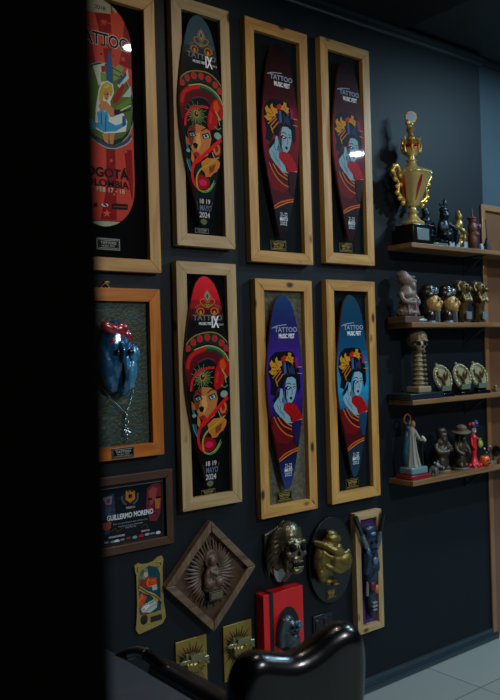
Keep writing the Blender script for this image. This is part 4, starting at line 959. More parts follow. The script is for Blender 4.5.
# ------------------------------------------------------------------ shelves
shw = lambda: wood('oak_shelf', '6e4c30', '8c6844', True, .4, False, 4.4)
iron = mat('black_iron', '1c2228', .4, .3)
def shelf(x, ztop, L, label):
    t = thing('wall_shelf', label, 'shelf', (x, 0, ztop - .024), group='wooden shelves right of the frames')
    MB().box(0, L, -.16, -.0005, 0, .024).build('board', shw(), t, bevel=.002)
    b = MB(); X = .64
    b.box(X - .014, X + .014, -.005, -.0005, -.10, -.0005).box(X - .014, X + .014, -.13, -.0005, -.005, -.0005).tube([(X, -.12, -.004), (X, -.005, -.085)], .006, n=6)
    b.build('bracket', iron, t)
    return t
Z1, Z2, Z3, Z4 = 2.2, 1.803, 1.418, 1.02
shelf(3.03, Z1, 1.25, 'top wooden shelf carrying the big gold trophy')
shelf(3.015, Z2, 1.05, 'second wooden shelf from the top, carrying busts')
shelf(3.005, Z3, 1.05, 'third wooden shelf, carrying the skull column and round medals')
shelf(2.99, Z4, 1.1, 'lowest wooden shelf, carrying small painted statuettes')

# trophy
t = thing('trophy', 'tall ornate gold trophy cup with red panels on a black base', 'trophy', (3.14, -.082, Z1))
def sq(mb): mb.v = [(x, y, z if z < .365 else .365 + (z - .365) * .8) for x, y, z in mb.v]; return mb
MB().box(-.075, .075, -.06, .06, 0, .10).build('base', mat('black_marble', '0c0c0e', .2, 0, .5, .2), t, bevel=.003)
MB().box(-.045, .045, -.064, -.06, .02, .08).build('name_plate', mat('silver_plate', '9aa8ac', .25, .6), t, bevel=.001)
cup = MB().lathe([(0, .10), (.056, .10), (.058, .112), (.046, .122), (.03, .14), (.02, .155), (.03, .168), (.018, .18), (.016, .192), (.028, .2), (.04, .215), (.056, .25), (.075, .3), (.086, .335), (.093, .352), (.098, .36), (.098, .368), (.09, .376), (.072, .388), (.04, .405), (.028, .415), (.02, .44), (.03, .45), (.018, .458), (.015, .475), (.03, .485), (.044, .505), (.048, .525), (.0, .527)], n=32)
for k in range(20):
    a = math.tau * k / 20
    for rr, z, q in ((.096, .364, .007), (.05, .115, .006), (.042, .505, .005), (.03, .206, .005)): cup.ell((rr * math.cos(a), rr * math.sin(a), z), q, n=7, m=5)
sq(cup).build('cup', mat('cup_gold', 'dcc480', .3, .6, bump=.3, bscale=60), t)
for sx in (-1, 1):
    h = MB().tube([(sx * .085, 0, .35), (sx * .115, 0, .395), (sx * .145, 0, .37), (sx * .122, 0, .33), (sx * .105, 0, .30), (sx * .11, 0, .265), (sx * .09, 0, .24), (sx * .055, 0, .225)], [.007, .01, .009, .008, .009, .008, .009, .006], sm=5)
    for q in ((.132, .39, .012), (.148, .362, .01), (.13, .325, .011), (.118, .29, .01), (.118, .258, .011), (.1, .232, .011), (.075, .21, .012), (.09, .345, .012), (.085, .30, .01)): h.ell((sx * q[0], 0, q[1]), (q[2] * 1.3, q[2], q[2] * 1.2), n=10, m=6)
    h.build('handle', gold, t)
rp = MB()
prf = [(.046, .222), (.056, .25), (.075, .3), (.0875, .34), (.092, .352)]
for a0, wd in ((-60, 9), (-120, 7), (-20, 6), (0, 5), (180, 6), (90, 8)):
    vs = []; 
    for j in range(9):
        z = .222 + j * .0155; rr = lerp([(z_, r_) for r_, z_ in prf], z) + .0012; aa = R(a0 + 14 * (z - .222) / .13); hw = R(wd) * math.sin(math.pi * (j + .6) / 9.6)
        vs += [(rr * math.cos(aa - hw), rr * math.sin(aa - hw), z), (rr * math.cos(aa + hw), rr * math.sin(aa + hw), z)]
    rp.add(vs, [(2 * j, 2 * j + 1, 2 * j + 3, 2 * j + 2) for j in range(8)])
rp.build('enamel_panels', mat('red_enamel', 'b81a10', .2, .3, .6, .5), t)
cr = MB()
for k in range(8):
    a = math.tau * k / 8; c, s_ = math.cos(a), math.sin(a)
    cr.tube([(.044 * c, .044 * s_, .50), (.05 * c, .05 * s_, .54), (.042 * c, .042 * s_, .575), (.05 * c, .05 * s_, .60)], [.006, .005, .0045, .002], n=8, sm=3)
cr.ell((0, 0, .59), (.022, .022, .02)).lathe([(.046, .548), (.05, .552), (.046, .556)], n=24)
sq(cr).build('crown', gold, t)
sq(MB().ell((0, 0, .545), (.036, .036, .034))).build('red_ball', mat('red_globe', 'c81010', .15, .2, .6, .6), t)
sq(MB().lathe([(.012, .60), (.016, .61), (.012, .625), (.02, .64), (.024, .655), (.014, .668)], n=16).ell((-.008, 0, .665), (.014, .012, .02)).ell((-.022, 0, .69), (.012, .01, .02)).ell((.008, 0, .685), (.01, .01, .016))).build('finial_figure', mat('pale_gold', 'b8a468', .35, .7), t)
MB().lathe([(0, -.006), (.03, -.006), (.033, 0), (.03, .006), (0, .006)], n=28, M=Matrix.Translation((.0, -.004, .655)) @ Euler((R(90), 0, R(-30))).to_matrix().to_4x4()).build('medallion_rim', gold, t)
MB().lathe([(0, -.004), (.024, -.004), (.024, .0085), (0, .0085)], n=24, M=Matrix.Translation((.0, -.004, .655)) @ Euler((R(90), 0, R(-30))).to_matrix().to_4x4()).build('medallion_face', mat('pale_blue_disc', '9ab4cc', .3, .2), t)

# sculpted statuettes -------------------------------------------------------------
def statue(name, label, cat, loc, rz, m, els=(), tubes=(), vox=.0032, base=None, extra=(), group=None):
    t = thing(name, label, cat, loc, rz, group)
    mb = MB()
    for e in els: mb.ell(*e)
    for p, rd in tubes: mb.tube(p, rd, n=10, sm=4)
    mb.build('figure', m, t, remesh=vox)
    if base: 
        nm, bb, bm_ = base; bb.build(nm, bm_, t, bevel=.002)
    for nm, bb, bm_ in extra: bb.build(nm, bm_, t)
    return t
def round_base(r_, h): return MB().lathe([(0, 0), (r_, 0), (r_, h * .8), (r_ * .94, h), (0, h)], n=24)
dk = mat('blue_black_bronze', '1c2630', .3, .6, bump=.4, bscale=80, var=.3, vscale=30)
pale = mat('pale_label', '9aa6ac', .4, .2)
statue('warrior_statuette', 'dark ribbed statuette just right of the gold trophy', 'statuette', (3.283, -.045, Z1), 0, dk,
       [((0, 0, .02), (.04, .035, .022)), ((0, 0, .09), (.04, .032, .055)), ((0, 0, .14), (.034, .03, .03)), ((.002, -.004, .178), (.02, .02, .024)), ((0, 0, .2), (.026, .016, .018))],
       [([(-.045, -.01, .03), (-.05, -.02, .09), (-.02, -.035, .13)], .009), ([(.045, -.01, .03), (.05, -.02, .09), (.02, -.035, .13)], .009), ([(-.035, -.03, .055), (0, -.045, .06), (.035, -.03, .055)], .006), ([(-.038, -.03, .08), (0, -.045, .085), (.038, -.03, .08)], .006), ([(-.035, -.025, .105), (0, -.04, .11), (.035, -.025, .105)], .006)],
       base=('base', MB().box(-.045, .045, -.04, .04, 0, .014), black_gloss))
_s = statue('seated_statuette', 'blue-black seated figure with pointed headdress on the top shelf', 'statuette', (3.398, -.078, Z1), 0, dk,
       [((0, 0, .03), (.055, .045, .03)), ((0, .005, .1), (.035, .028, .055)), ((0, -.002, .165), (.024, .024, .028)), ((-.03, -.03, .06), (.024, .03, .022)), ((.035, -.03, .06), (.024, .03, .022)), ((0, 0, .195), (.03, .02, .016)), ((.008, 0, .225), (.012, .01, .028))],
       [([(-.03, 0, .13), (-.05, -.02, .09), (-.01, -.045, .075)], .011), ([(.03, 0, .13), (.055, -.02, .1), (.03, -.045, .06)], .011), ([(-.05, -.03, .055), (-.02, -.05, .085), (-.01, -.045, .02)], .012), ([(.055, -.02, .07), (.03, -.055, .08), (.02, -.05, .02)], .012), ([(.0, 0, .2), (-.026, 0, .225), (-.03, 0, .215)], .006)],
       base=('base', MB().box(-.055, .055, -.05, .05, 0, .012), black_gloss), extra=[('small_label', MB().box(-.03, .005, -.054, -.05, .001, .026), pale), ('small_label', MB().box(.02, .045, -.054, -.05, .001, .03), pale)])
_s.scale = (1.12, 1.1, 1.05)
gs = mat('gold_statuette', '9a8248', .35, .6, bump=.4, bscale=90, var=.35, vscale=40)
statue('gold_statuette', 'small gold standing figure between the blue-black and brown statuettes', 'statuette', (3.515, -.08, Z1), 0, gs,
       [((0, 0, .03), (.032, .03, .03)), ((0, 0, .08), (.03, .026, .045)), ((0, -.002, .135), (.026, .024, .03)), ((0, -.004, .178), (.02, .02, .024)), ((0, 0, .2), (.014, .014, .016)), ((-.03, -.005, .1), (.012, .014, .035)), ((.032, -.01, .09), (.014, .016, .03)), ((.01, -.03, .06), (.012, .012, .02))],
       [([(-.03, -.01, .12), (-.01, -.035, .1), (.02, -.032, .09)], .009)], base=('base', round_base(.036, .012), brown_resin), extra=[('small_label', MB().box(-.002, .026, -.038, -.034, .002, .04), pale)])
rb_ = mat('red_brown_clay', '5c2a1c', .5, bump=.4, bscale=80, var=.3, vscale=30)
statue('clay_statuette', 'red-brown clay figure with arm out and a spike on top, right on the top shelf', 'statuette', (3.635, -.085, Z1), 0, rb_,
       [((0, 0, .06), (.028, .026, .06)), ((0, 0, .125), (.03, .026, .035)), ((0, 0, .165), (.022, .022, .02)), ((-.004, 0, .18), (.034, .026, .008)), ((.045, -.01, .135), (.014, .014, .02)), ((.01, -.02, .09), (.022, .012, .014))],
       [([(.02, 0, .14), (.05, -.005, .145), (.068, -.01, .135)], [.011, .01, .008]), ([(0, 0, .18), (-.002, 0, .21), (-.002, 0, .235)], [.007, .006, .004])], base=('base', round_base(.034, .01), brown_resin))
tag(MB().box(-.012, .012, -.012, .012, 0, .03).ell((0, 0, .034), (.011, .011, .013)).build('figurine', pale, bevel=.003, loc=(3.715, -.08, Z1)), 'tiny pale grey figurine right of the red-brown clay figure', 'figurine')
t = thing('robed_figurine', 'small black pointed figurine holding a thin staff at the right of the top shelf', 'figurine', (3.80, -.06, Z1))
MB().lathe([(0, 0), (.028, 0), (.026, .02), (.014, .06), (.006, .085), (0, .09)], n=16).build('robe', black_matte, t)
MB().tube([(.002, -.006, .0), (-.016, -.006, .19)], .0028).build('staff', black_matte, t)
t = thing('desk_plate', 'small silvery rectangular plate standing in front of the seated statuette', 'plate', (3.275, -.135, Z1))
MB().box(-.05, .06, -.012, .012, 0, .014).build('foot', mat('grey_glass', '5a6a72', .2), t, bevel=.002)

# second shelf
stone = mat('mauve_stone', '74625c', .45, bump=.5, bscale=60, var=.3, vscale=25)
statue('robed_bust', 'mauve-grey stone statue of a hooded old man on the left of the second shelf', 'statue', (3.075, -.08, Z2), 0, stone,
       [((0, 0, .05), (.068, .05, .03)), ((.008, -.002, .09), (.056, .044, .05)), ((.0, 0, .145), (.052, .042, .03)), ((-.002, 0, .165), (.036, .032, .026)), ((.008, -.006, .212), (.027, .03, .034)), ((-.012, .006, .225), (.034, .036, .034)), ((-.02, .01, .245), (.03, .034, .02), (0, -15, 0)), ((.03, -.03, .21), (.008, .012, .011)), ((.022, -.024, .185), (.018, .018, .022)), ((.03, -.024, .16), (.012, .012, .028)), ((.02, -.022, .232), (.02, .016, .006))],
       [([(-.066, -.01, .062), (0, -.05, .05), (.06, -.02, .055)], .009), ([(-.05, -.005, .15), (-.052, -.03, .11), (.005, -.052, .10)], .012), ([(.048, -.005, .15), (.058, -.025, .11), (.02, -.052, .095)], .012), ([(.005, -.045, .12), (.012, -.05, .06), (.0, -.05, .03)], .007), ([(-.03, -.035, .10), (-.035, -.045, .04)], .006), ([(.035, -.035, .09), (.045, -.04, .04)], .006)],
       base=('base', MB().box(-.085, .06, -.06, .055, 0, .032), mat('stone_base', '5a4238', .5)), extra=[('small_label', MB().ell((.05, -.055, .012), (.035, .012, .01)), pale)])
def face_head(loc, label):
    t = thing('masked_head', label, 'bust', loc, 24, 'gold-masked head busts')
    MB().ell((0, .012, .145), (.046, .052, .05)).ell((0, .02, .09), (.04, .04, .06)).ell((0, .01, .185), (.03, .034, .02)).ell((0, .0, .04), (.035, .035, .05)).build('dark_head', mat('black_bust', '17130f', .3, 0, .6, .3, .3, 60), t, remesh=.0035)
    f_ = MB().ell((0, -.012, .105), (.043, .042, .05)).ell((0, -.03, .085), (.03, .03, .032)).ell((0, -.058, .103), (.009, .012, .014)).ell((0, -.042, .068), (.02, .016, .016)).ell((0, -.054, .082), (.014, .008, .006)).ell((0, -.05, .124), (.024, .008, .006))
    f_.build('gold_mask', mat('mask_ochre', 'a8864c', .4, .2, var=.2, vscale=20), t, remesh=.003)
    MB().ell((-.015, -.05, .115), (.008, .006, .005)).ell((.015, -.05, .115), (.008, .006, .005)).tube([(-.012, -.062, .079), (.012, -.062, .079)], .002).build_each(['eye', 'eye', 'mouth'], black_gloss, t)
    MB().ell((0, -.028, .165), (.024, .02, .022)).build('forehead', mat('glossy_steel_skin', '6a7680', .2, .4, .6, .5), t)
    round_base(.036, .012).box(-.012, .012, -.05, -.03, 0, .06).build('base', mat('pewter_base', '7a868e', .3, .5), t, bevel=.002)
    return t
hd = face_head((3.25, -.085, Z2), 'black head bust with gold lower face, left one beside the stone statue')
dup(hd, (3.395, -.085, Z2), 'black head bust with gold lower face, right one beside the pedestal beasts')
def beast(loc, label):
    t = thing('beast_on_pedestal', label, 'statuette', loc, 0, 'antique gold beasts on pedestals')
    MB().lathe([(0, 0), (.04, 0), (.04, .012), (.03, .02), (.026, .06), (.028, .09), (.036, .1), (.036, .112), (0, .112)], n=8).build('pedestal', mat('pedestal_bronze', '5a4424', .4, .5, bump=.3, bscale=60, var=.3, vscale=30), t)
    b = MB().ell((0, .0, .14), (.03, .034, .035)).ell((0, -.012, .19), (.034, .034, .032)).ell((0, -.045, .182), (.018, .02, .014)).ell((-.02, .0, .21), (.012, .012, .018)).ell((.02, 0, .212), (.012, .012, .018)).ell((0, .02, .2), (.04, .03, .035)).ell((0, -.03, .125), (.028, .02, .014))
    b.tube([(-.024, -.02, .165), (-.028, -.035, .13), (-.022, -.04, .114)], .01, sm=3).tube([(.024, -.02, .165), (.028, -.035, .13), (.022, -.04, .114)], .01, sm=3).tube([(-.03, .0, .215), (-.05, -.01, .2), (-.045, -.02, .17)], .008, sm=3).tube([(.03, .0, .215), (.05, -.01, .2), (.045, -.02, .17)], .008, sm=3)
    b.build('beast', mat('beast_antique', '6c5836', .4, .5, bump=.5, bscale=80, var=.5, vscale=40), t, remesh=.003)
    MB().ell((-.013, -.042, .2), .006).ell((.013, -.042, .2), .006).ell((0, -.056, .172), (.014, .008, .004)).build_each(['eye', 'eye', 'mouth'], black_gloss, t)
    MB().box(-.022, .022, -.045, -.036, .02, .06).build('small_label', mat('silver_plate', '9aa8ac', .25, .6), t, bevel=.001)
    return t
b0 = beast((3.525, -.085, Z2), 'antique gold beast crouching on a pedestal, left one of the pair')
dup(b0, (3.665, -.088, Z2), 'antique gold beast crouching on a pedestal, right end of the second shelf')

# third shelf
tag(MB().box(-.13, .13, -.075, .075, 0, .03).build('display_slab', mat('slate_slab', '1c232c', .3), bevel=.003, loc=(3.125, -.08, Z3)), 'dark slate slab lying under the skull column on the third shelf', 'slab')
t = thing('skull_column', 'bronze skull on top of a spine-like column on the slate slab', 'statuette', (3.15, -.08, Z3 + .03), 0)
MB().box(-.05, .05, -.042, .042, 0, .032).build('base', mat('bone_base', '8a7c60', .5), t, bevel=.006)
sp_ = MB().lathe([(0, .03), (.03, .03), (.027, .06), (.019, .22), (.0, .225)], n=18)
for k in range(8):
    z = .045 + k * .0235; rr = .034 - k * .0015; sp_.lathe([(rr - .006, z - .007), (rr + .003, z), (rr - .006, z + .008)], n=18)
    sp_.ell((.022, -rr + .004, z), (.007, .012, .008), n=8, m=6)
bone = mat('aged_bone', '8c7c5c', .45, .3, bump=.4, bscale=80, var=.35, vscale=25)
sp_.build('spine', bone, t)
Ms = Matrix.Translation((0, 0, .262)) @ Euler((R(8), 0, R(-20))).to_matrix().to_4x4() @ Matrix.Scale(1.1, 4)
sk = MB()
def ske(c, rd): sk.ell(Ms @ Vector(c), tuple(q * 1.1 for q in rd))
ske((0, .012, .012), (.046, .054, .046)); ske((0, -.025, -.016), (.03, .024, .026)); ske((-.02, -.038, .008), (.015, .01, .006)); ske((.02, -.038, .008), (.015, .01, .006)); ske((-.027, -.022, -.012), (.01, .014, .007)); ske((.027, -.022, -.012), (.01, .014, .007)); ske((0, -.034, -.034), (.02, .014, .01)); ske((-.0, -.012, -.044), (.024, .026, .008))
sk.build('skull', bone, t, remesh=.003)
ho = MB()
for c, rd in (((-.015, -.044, -.004), (.0105, .009, .0105)), ((.015, -.044, -.004), (.0105, .009, .0105)), ((0, -.05, -.019), (.005, .005, .007)), ((0, -.046, -.038), (.016, .005, .002))): ho.ell(Ms @ Vector(c), rd)
ho.build_each(['eye_socket', 'eye_socket', 'nose_hole', 'mouth'], MATS['deep_patina'], t)
def medal(loc, label):
    t = thing('medal_on_stand', label, 'medal', loc, -6, 'round medals on stands')
    MB().box(-.045, .045, -.03, .03, 0, .016).box(-.03, .03, -.012, .014, .016, .03).build('stand', black_gloss, t, bevel=.003)
    Mm = Matrix.Translation((-.0, .004, .088)) @ Matrix.Rotation(R(-24), 4, 'Y') @ Matrix.Rotation(R(90 - 10), 4, 'X') @ Matrix.Diagonal((1, 1.25, 1, 1))
    t.scale = (1.1, 1.1, 1.1)
    MB().lathe([(0, -.006), (.05, -.006), (.054, 0), (.05, .006), (.043, .006), (.041, .002), (0, .002)], n=32, M=Mm).tube([Mm @ Vector((0, .054, 0)), Mm @ Vector((0, .062, 0))], .007).build('disc', mat('medal_pale_gold', 'c0ba94', .3, .6, bump=.2, bscale=80), t)
    rl = MB()
    for k in range(20):
        a = math.tau * k / 20; rl.ell(Mm @ Vector((.046 * math.cos(a), .046 * math.sin(a), .006)), (.005, .004, .005), n=6, m=5)
    rl.build('beaded_rim', mat('medal_pale_gold', 'b8a870'), t)
    MB().tube([Mm @ Vector((-.026, .02, .004)), Mm @ Vector((-.01, -.005, .008)), Mm @ Vector((-.02, -.035, .004))], .008, sm=3).ell(Mm @ Vector((.018, .0, .004)), (.014, .008, .022)).ell(Mm @ Vector((-.02, .03, .004)), (.01, .006, .01)).ell(Mm @ Vector((.03, .005, .004)), (.008, .005, .02)).build('relief', mat('medal_relief', '5c4c28', .35, .7), t)
    MB().prism([(-.032, .028), (.028, .028), (.032, .052), (-.03, .052)], -.022, -.012).build('small_label', mat('green_grey_label', '6a7a68', .3, .3), t)
    return t
m0 = medal((3.325, -.10, Z3), 'round pale gold medal on a black stand, leftmost of the three')
dup(m0, (3.49, -.10, Z3), 'round pale gold medal on a black stand, middle of the three')
dup(m0, (3.64, -.10, Z3), 'round pale gold medal on a black stand, rightmost of the three beside the door casing')

# lowest shelf
hs = 0
t = thing('robed_skeleton_statuette', 'white-robed female statuette with orange halo on a teal and red base', 'statuette', (3.075, -.085, Z4))
MB().box(-.07, .075, -.055, .05, 0, .022).build('red_base', mat('wine_base', '8a1424', .3, 0, .5, .3), t, bevel=.006)
MB().box(-.055, .07, -.045, .04, .022, .058).build('teal_base', mat('pale_teal_base', '648488', .3, 0, .5, .3), t, bevel=.008)
MB().lathe([(0, .058), (.042, .058), (.036, .075), (.026, .13), (.02, .19), (.017, .225), (.02, .245), (.012, .262), (0, .265)], n=14).tube([(.01, -.01, .24), (.03, -.022, .2), (.045, -.03, .19)], [.01, .009, .007], sm=3).build('robe', mat('ivory_cloth', '8c8a80', .55, bump=.3, bscale=90), t)
dr_ = MB()
for k in range(9):
    a = math.tau * k / 9; dr_.tube([(.04 * math.cos(a), .04 * math.sin(a), .06), (.024 * math.cos(a), .024 * math.sin(a), .14), (.018 * math.cos(a), .018 * math.sin(a), .22)], [.006, .005, .003], n=6, sm=2)
dr_.build('robe_folds', MATS['ivory_cloth'], t)
MB().ell((-.022, .012, .16), (.024, .02, .09)).ell((-.01, .012, .245), (.022, .02, .03)).ell((-.006, .01, .27), (.018, .018, .022)).tube([(-.03, .01, .07), (-.036, .012, .12), (-.03, .01, .2)], [.02, .02, .012], sm=3).build('cloak', mat('dark_teal_cloak', '123a4a', .4, var=.5, vscale=12), t, remesh=.003)
MB().ell((.004, -.008, .272), (.013, .013, .018)).build('face', mat('amber_face', 'b07838', .4), t)
hl = MB(); hl.tube([(-.014 + .024 * math.cos(math.tau * k / 20), .012, .298 + .024 * math.sin(math.tau * k / 20)) for k in range(21)], .005, n=8); hl.build('halo', mat('orange_halo', '94542c', .4, .3), t)
MB().ell((.05, -.034, .196), .011).ell((.06, -.034, .188), .009).ell((.042, -.036, .204), .008).build('flower', mat('white_flower', 'b8b4ac', .5), t)
MB().tube([(.05, -.034, .19), (.046, -.03, .13), (.05, -.03, .06)], .003, sm=3).build('stem', mat('dark_stem', '1a1410', .6), t)
statue('goat_figurine', 'tiny grey horned creature figurine at the front beside the white-robed statuette', 'figurine', (3.195, -.125, Z4), 20, mat('grey_pewter', '6e7274', .4, .3, bump=.3, bscale=90),
       [((0, 0, .035), (.018, .024, .018)), ((0, -.018, .056), (.014, .014, .014)), ((0, -.034, .05), (.007, .01, .007))], [([(-.008, -.018, .066), (-.026, -.014, .074), (-.034, -.014, .066)], .004), ([(.008, -.018, .066), (.026, -.014, .074), (.034, -.014, .066)], .004)] + [([(a, b_, .035), (a * 1.2, b_, .004)], .006) for a in (-.012, .012) for b_ in (-.014, .016)], vox=.0025)
gob = mat('dark_bronze_figure', '3c3226', .4, .4, bump=.5, bscale=80, var=.4, vscale=35)
wb = mat('wood_disc_base', '7a6040', .5)
_s = statue('bearded_statuette', 'dark bronze bearded figure with folded arms on a round wooden base', 'statuette', (3.311, -.085, Z4), 0, gob,
       [((0, 0, .05), (.038, .032, .045)), ((0, 0, .11), (.042, .036, .045)), ((0, 0, .15), (.038, .03, .025)), ((0, -.004, .185), (.026, .026, .03)), ((0, .0, .208), (.03, .028, .018)), ((0, -.022, .162), (.018, .014, .026)), ((-.018, -.012, .02), (.018, .024, .02)), ((.018, -.012, .02), (.018, .024, .02)), ((0, -.028, .186), (.006, .008, .01))],
       [([(-.04, 0, .145), (-.05, -.02, .11), (0, -.046, .105)], .013), ([(.04, 0, .145), (.05, -.02, .115), (0, -.048, .118)], .013)], base=('base', round_base(.042, .016), wb))
_s.scale = (1.1, 1.05, 1.05)
t = statue('hatted_statuette', 'dark bronze figure in a wide-brimmed hat on a round base', 'statuette', (3.46, -.09, Z4), 0, gob,
       [((0, 0, .05), (.034, .03, .045)), ((0, 0, .11), (.038, .032, .045)), ((0, -.002, .172), (.024, .024, .028)), ((0, -.026, .155), (.014, .012, .018)), ((0, -.028, .175), (.006, .008, .008)), ((-.016, -.012, .02), (.016, .022, .02)), ((.018, -.012, .02), (.016, .022, .02))],
       [([(-.036, 0, .14), (-.046, -.02, .1), (-.02, -.044, .08)], .011), ([(.036, 0, .14), (.046, -.02, .1), (.02, -.044, .08)], .011)], base=('base', round_base(.046, .012), mat('grey_disc_base', '5a5448', .5)))
t.scale = (1.05, 1.05, 1.05)
MB().lathe([(0, .205), (.0, .2), (.047, .196), (.049, .2), (.03, .208), (.026, .225), (.012, .234), (0, .235)], n=24).build('hat', mat('hat_brown', '5a4a36', .5, .1, bump=.3, bscale=90), t, rot=(R(8), R(-6), 0))
t = thing('catrina_statuette', 'skull-faced lady statuette in a long red dress with flowered hat and green bag', 'statuette', (3.574, -.095, Z4))
MB().lathe([(0, 0), (.042, 0), (.036, .012), (.022, .035), (.014, .06), (.016, .09), (.018, .11), (.015, .135), (.02, .165), (.01, .178), (0, .18)], n=14).tube([(-.016, 0, .16), (-.026, -.012, .12), (-.01, -.022, .1)], .006, sm=3).tube([(.018, 0, .165), (.03, -.01, .15), (.032, -.016, .135)], .006, sm=3).build('dress', mat('scarlet_dress', 'c01820', .4, 0, .5, .2), t)
fr_ = MB()
for k in range(10):
    a = math.tau * k / 10; fr_.ell((.036 * math.cos(a), .036 * math.sin(a), .01), (.01, .01, .012), n=8, m=6)
fr_.build('frill', MATS['scarlet_dress'], t)
MB().ell((0, -.002, .205), (.015, .016, .019)).ell((0, -.01, .192), (.009, .009, .009)).tube([(0, 0, .175), (0, 0, .195)], .006).build('skull_head', mat('bone_white', 'c0b8a8', .4), t)
MB().ell((-.005, -.016, .207), .0036).ell((.006, -.016, .207), .0036).ell((0, -.018, .19), (.006, .003, .002)).build_each(['eye_socket', 'eye_socket', 'mouth'], black_gloss, t)
MB().lathe([(0, .222), (.034, .222), (.034, .225), (.014, .228), (.013, .238), (0, .24)], n=20).build('hat', mat('hat_dark', '1c2030', .5), t)
MB().ell((-.02, -.012, .234), .013).ell((-.03, .0, .232), .01).build('red_flower', mat('hat_red', 'b02030', .5), t)
MB().ell((.012, -.014, .236), .01).tube([(.01, 0, .23), (.026, 0, .25), (.04, 0, .245)], .004, sm=3).tube([(.006, 0, .23), (.02, 0, .24), (.036, 0, .232)], .004, sm=3).build('blue_feather', mat('hat_blue', '2c5a98', .5), t)
MB().ell((.034, -.02, .122), (.018, .012, .02)).tube([(.022, -.02, .135), (.034, -.02, .155), (.046, -.02, .135)], .003, sm=3).build('bag', mat('green_bag', '8a9c40', .5), t)
t = thing('toy_pumpkin', 'small orange jack-o-lantern pumpkin beside the red-dressed skeleton lady', 'pumpkin', (3.645, -.115, Z4))
pk = MB()
for k in range(10):
    a = math.tau * k / 10; pk.ell((.013 * math.cos(a), .013 * math.sin(a), .028), (.017, .017, .0275), n=10, m=8)
pk.build('body', mat('pumpkin_orange', 'd85a14', .4, 0, .5, .2), t)
MB().tube([(0, 0, .054), (.004, 0, .066)], [.005, .004]).build('stem', mat('stem_green', '3a4020', .6), t)
MB().ell((-.01, -.028, .034), (.005, .004, .006)).ell((.01, -.028, .034), (.005, .004, .006)).ell((0, -.03, .018), (.013, .003, .004)).build_each(['eye', 'eye', 'mouth'], black_matte, t)
t = thing('cat_figurine', 'small black figurine with white-tipped arms on a grey stone base near the door', 'figurine', (3.712, -.09, Z4)); t.scale = (.85, .85, .85)
MB().box(-.03, .03, -.02, .02, 0, .02).build('base', mat('grey_stone_base', '6a6862', .6), t, bevel=.003)
MB().ell((0, 0, .045), (.016, .014, .028)).ell((0, -.002, .08), (.012, .012, .014)).tube([(-.01, 0, .06), (-.03, 0, .075), (-.036, 0, .098)], .005, sm=3).tube([(.01, 0, .06), (.026, 0, .08), (.024, 0, .11)], .005, sm=3).build('figure', black_matte, t, remesh=.003)
MB().ell((-.037, 0, .104), .007).ell((.023, 0, .114), .006).ell((-.022, -.004, .078), .004).build_each('white_tip', mat('bone_white', 'c0b8a8', .4), t)
tag(MB().ell((0, 0, .012), (.012, .01, .012)).ell((0, -.004, .026), (.008, .008, .008)).build('skull_trinket', mat('dark_red_trinket', '3a1818', .5), loc=(3.765, -.12, Z4)), 'tiny dark trinket at the right end of the lowest shelf', 'trinket')
t = thing('figurine_stub', 'small pale block figurine at the right end of the third shelf', 'figurine', (3.80, -.09, Z3))
MB().box(-.018, .018, -.015, .015, 0, .02).ell((0, 0, .026), (.012, .012, .012)).build('body', mat('tan_block', '6a5a44', .5), t, bevel=.003)
t.name = 'block_figurine'

# ------------------------------------------------------------------ tattoo client chair in the foreground
CH = thing('client_chair', 'black leather client chair seen from behind, notched backrest top', 'chair', (1.352, -1.11, -.012), -8)
bo = [(-.11, .40), (-.15, .46), (-.175, .56), (-.19, .70), (-.192, .80), (-.185, .87), (-.16, .92), (-.12, .935), (-.07, .92), (-.02, .908), (.03, .92), (.08, .945), (.125, .955), (.165, .94), (.188, .895), (.19, .82), (.18, .72), (.15, .58), (.13, .48), (.10, .40)]
P = [Vector((x, z, 0)) for x, z in bo]; P2, _ = crom(P, [1] * len(P), 4); bo2 = [(p.x * 1.09, p.y) for p in reversed(P2)]
MB().pillow(bo2, .048, -.05, .05).build('backrest', black_leather, CH, loc=(0, -.03, 0), ang=80)
pp = [(x * .78, -.081, .665 + (z - .665) * .82) for x, z in bo2]
MB().box(-.19, .19, .04, .40, .44, .56).build('seat', black_leather, CH, bevel=.04)
MB().box(-.16, .16, -.04, .3, .38, .44).build('seat_pan', iron, CH, bevel=.01)
MB().lathe([(0, .03), (.05, .03), (.05, .26), (.035, .26), (.035, .39), (0, .39)], c=(0, .22, 0)).build('column', steel, CH)
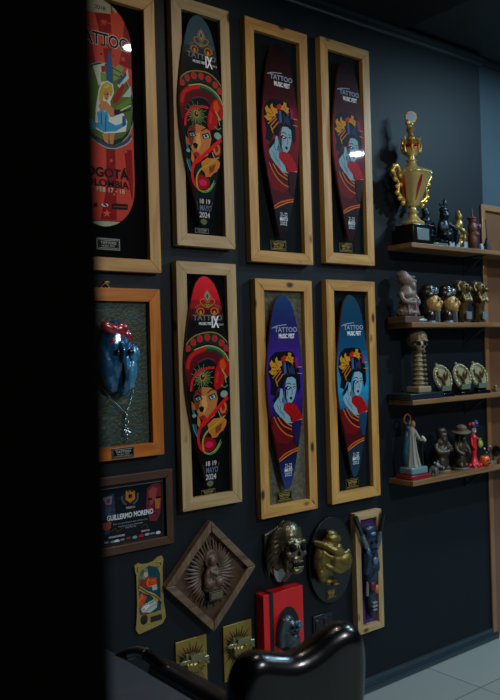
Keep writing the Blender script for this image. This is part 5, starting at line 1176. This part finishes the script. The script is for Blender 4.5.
MB().lathe([(0, .012), (.27, .012), (.27, .024), (.2, .035), (.05, .05), (0, .05)], c=(0, .22, 0), n=40).build('base', steel, CH)

# padded treatment bench left of the chair
t = thing('treatment_bench', 'low black padded leather bench at the lower left, beside the dark partition', 'bench', (.9, -.64, 0))
gl = mat('bench_leather_sheen', '363f48', .5, 0, .8, .2, .12, 120)  # base colour raised to carry the sheen of the black leather
def slab(x0, x1, z0, z1, r_):
    n = 6; pts = []
    for cx_, cz_, a0 in ((x1 - r_, z0 + r_, -90), (x1 - r_, z1 - r_, 0), (x0 + r_, z1 - r_, 90), (x0 + r_, z0 + r_, 180)):
        for k in range(n): a = R(a0 + 90 * k / (n - 1)); pts.append((cx_ + r_ * math.cos(a), cz_ + r_ * math.sin(a)))
    return pts
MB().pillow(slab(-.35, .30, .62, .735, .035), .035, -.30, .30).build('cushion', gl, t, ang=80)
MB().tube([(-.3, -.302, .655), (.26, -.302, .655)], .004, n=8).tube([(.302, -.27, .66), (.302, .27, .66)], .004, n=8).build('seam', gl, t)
MB().pillow([(q[0], q[1]) for q in slab(.315, .40, .65, .74, .036)], .02, -.36, .06).build('side_roll', mat('roll_leather', '0c1014', .3, 0, .6, .4, .1, 120), t, ang=80)
MB().tube([(.35, -.04, .71), (.345, .04, .735), (.335, .11, .742), (.30, .16, .73), (.24, .18, .70)], [.022, .02, .018, .017, .017], sm=5).build('rail', black_gloss, t)
MB().tube([(.338, .095, .7435), (.328, .125, .743), (.31, .15, .737)], .0195, sm=4).build('chrome_elbow', steel, t)
MB().tube([(.37, -.345, .70), (.37, -.375, .705), (.37, -.38, .67)], .014, sm=4).build('chrome_end', steel, t)
MB().box(-.3, .34, -.25, .05, .56, .60).build('bed_frame', iron, t, bevel=.005)
MB().lathe([(0, .02), (.05, .02), (.05, .56), (0, .56)], c=(-.1, 0, 0)).build('pedestal', steel, t)
MB().lathe([(0, 0), (.25, 0), (.25, .012), (.06, .03), (0, .03)], c=(-.1, 0, 0), n=36).build('foot', steel, t)
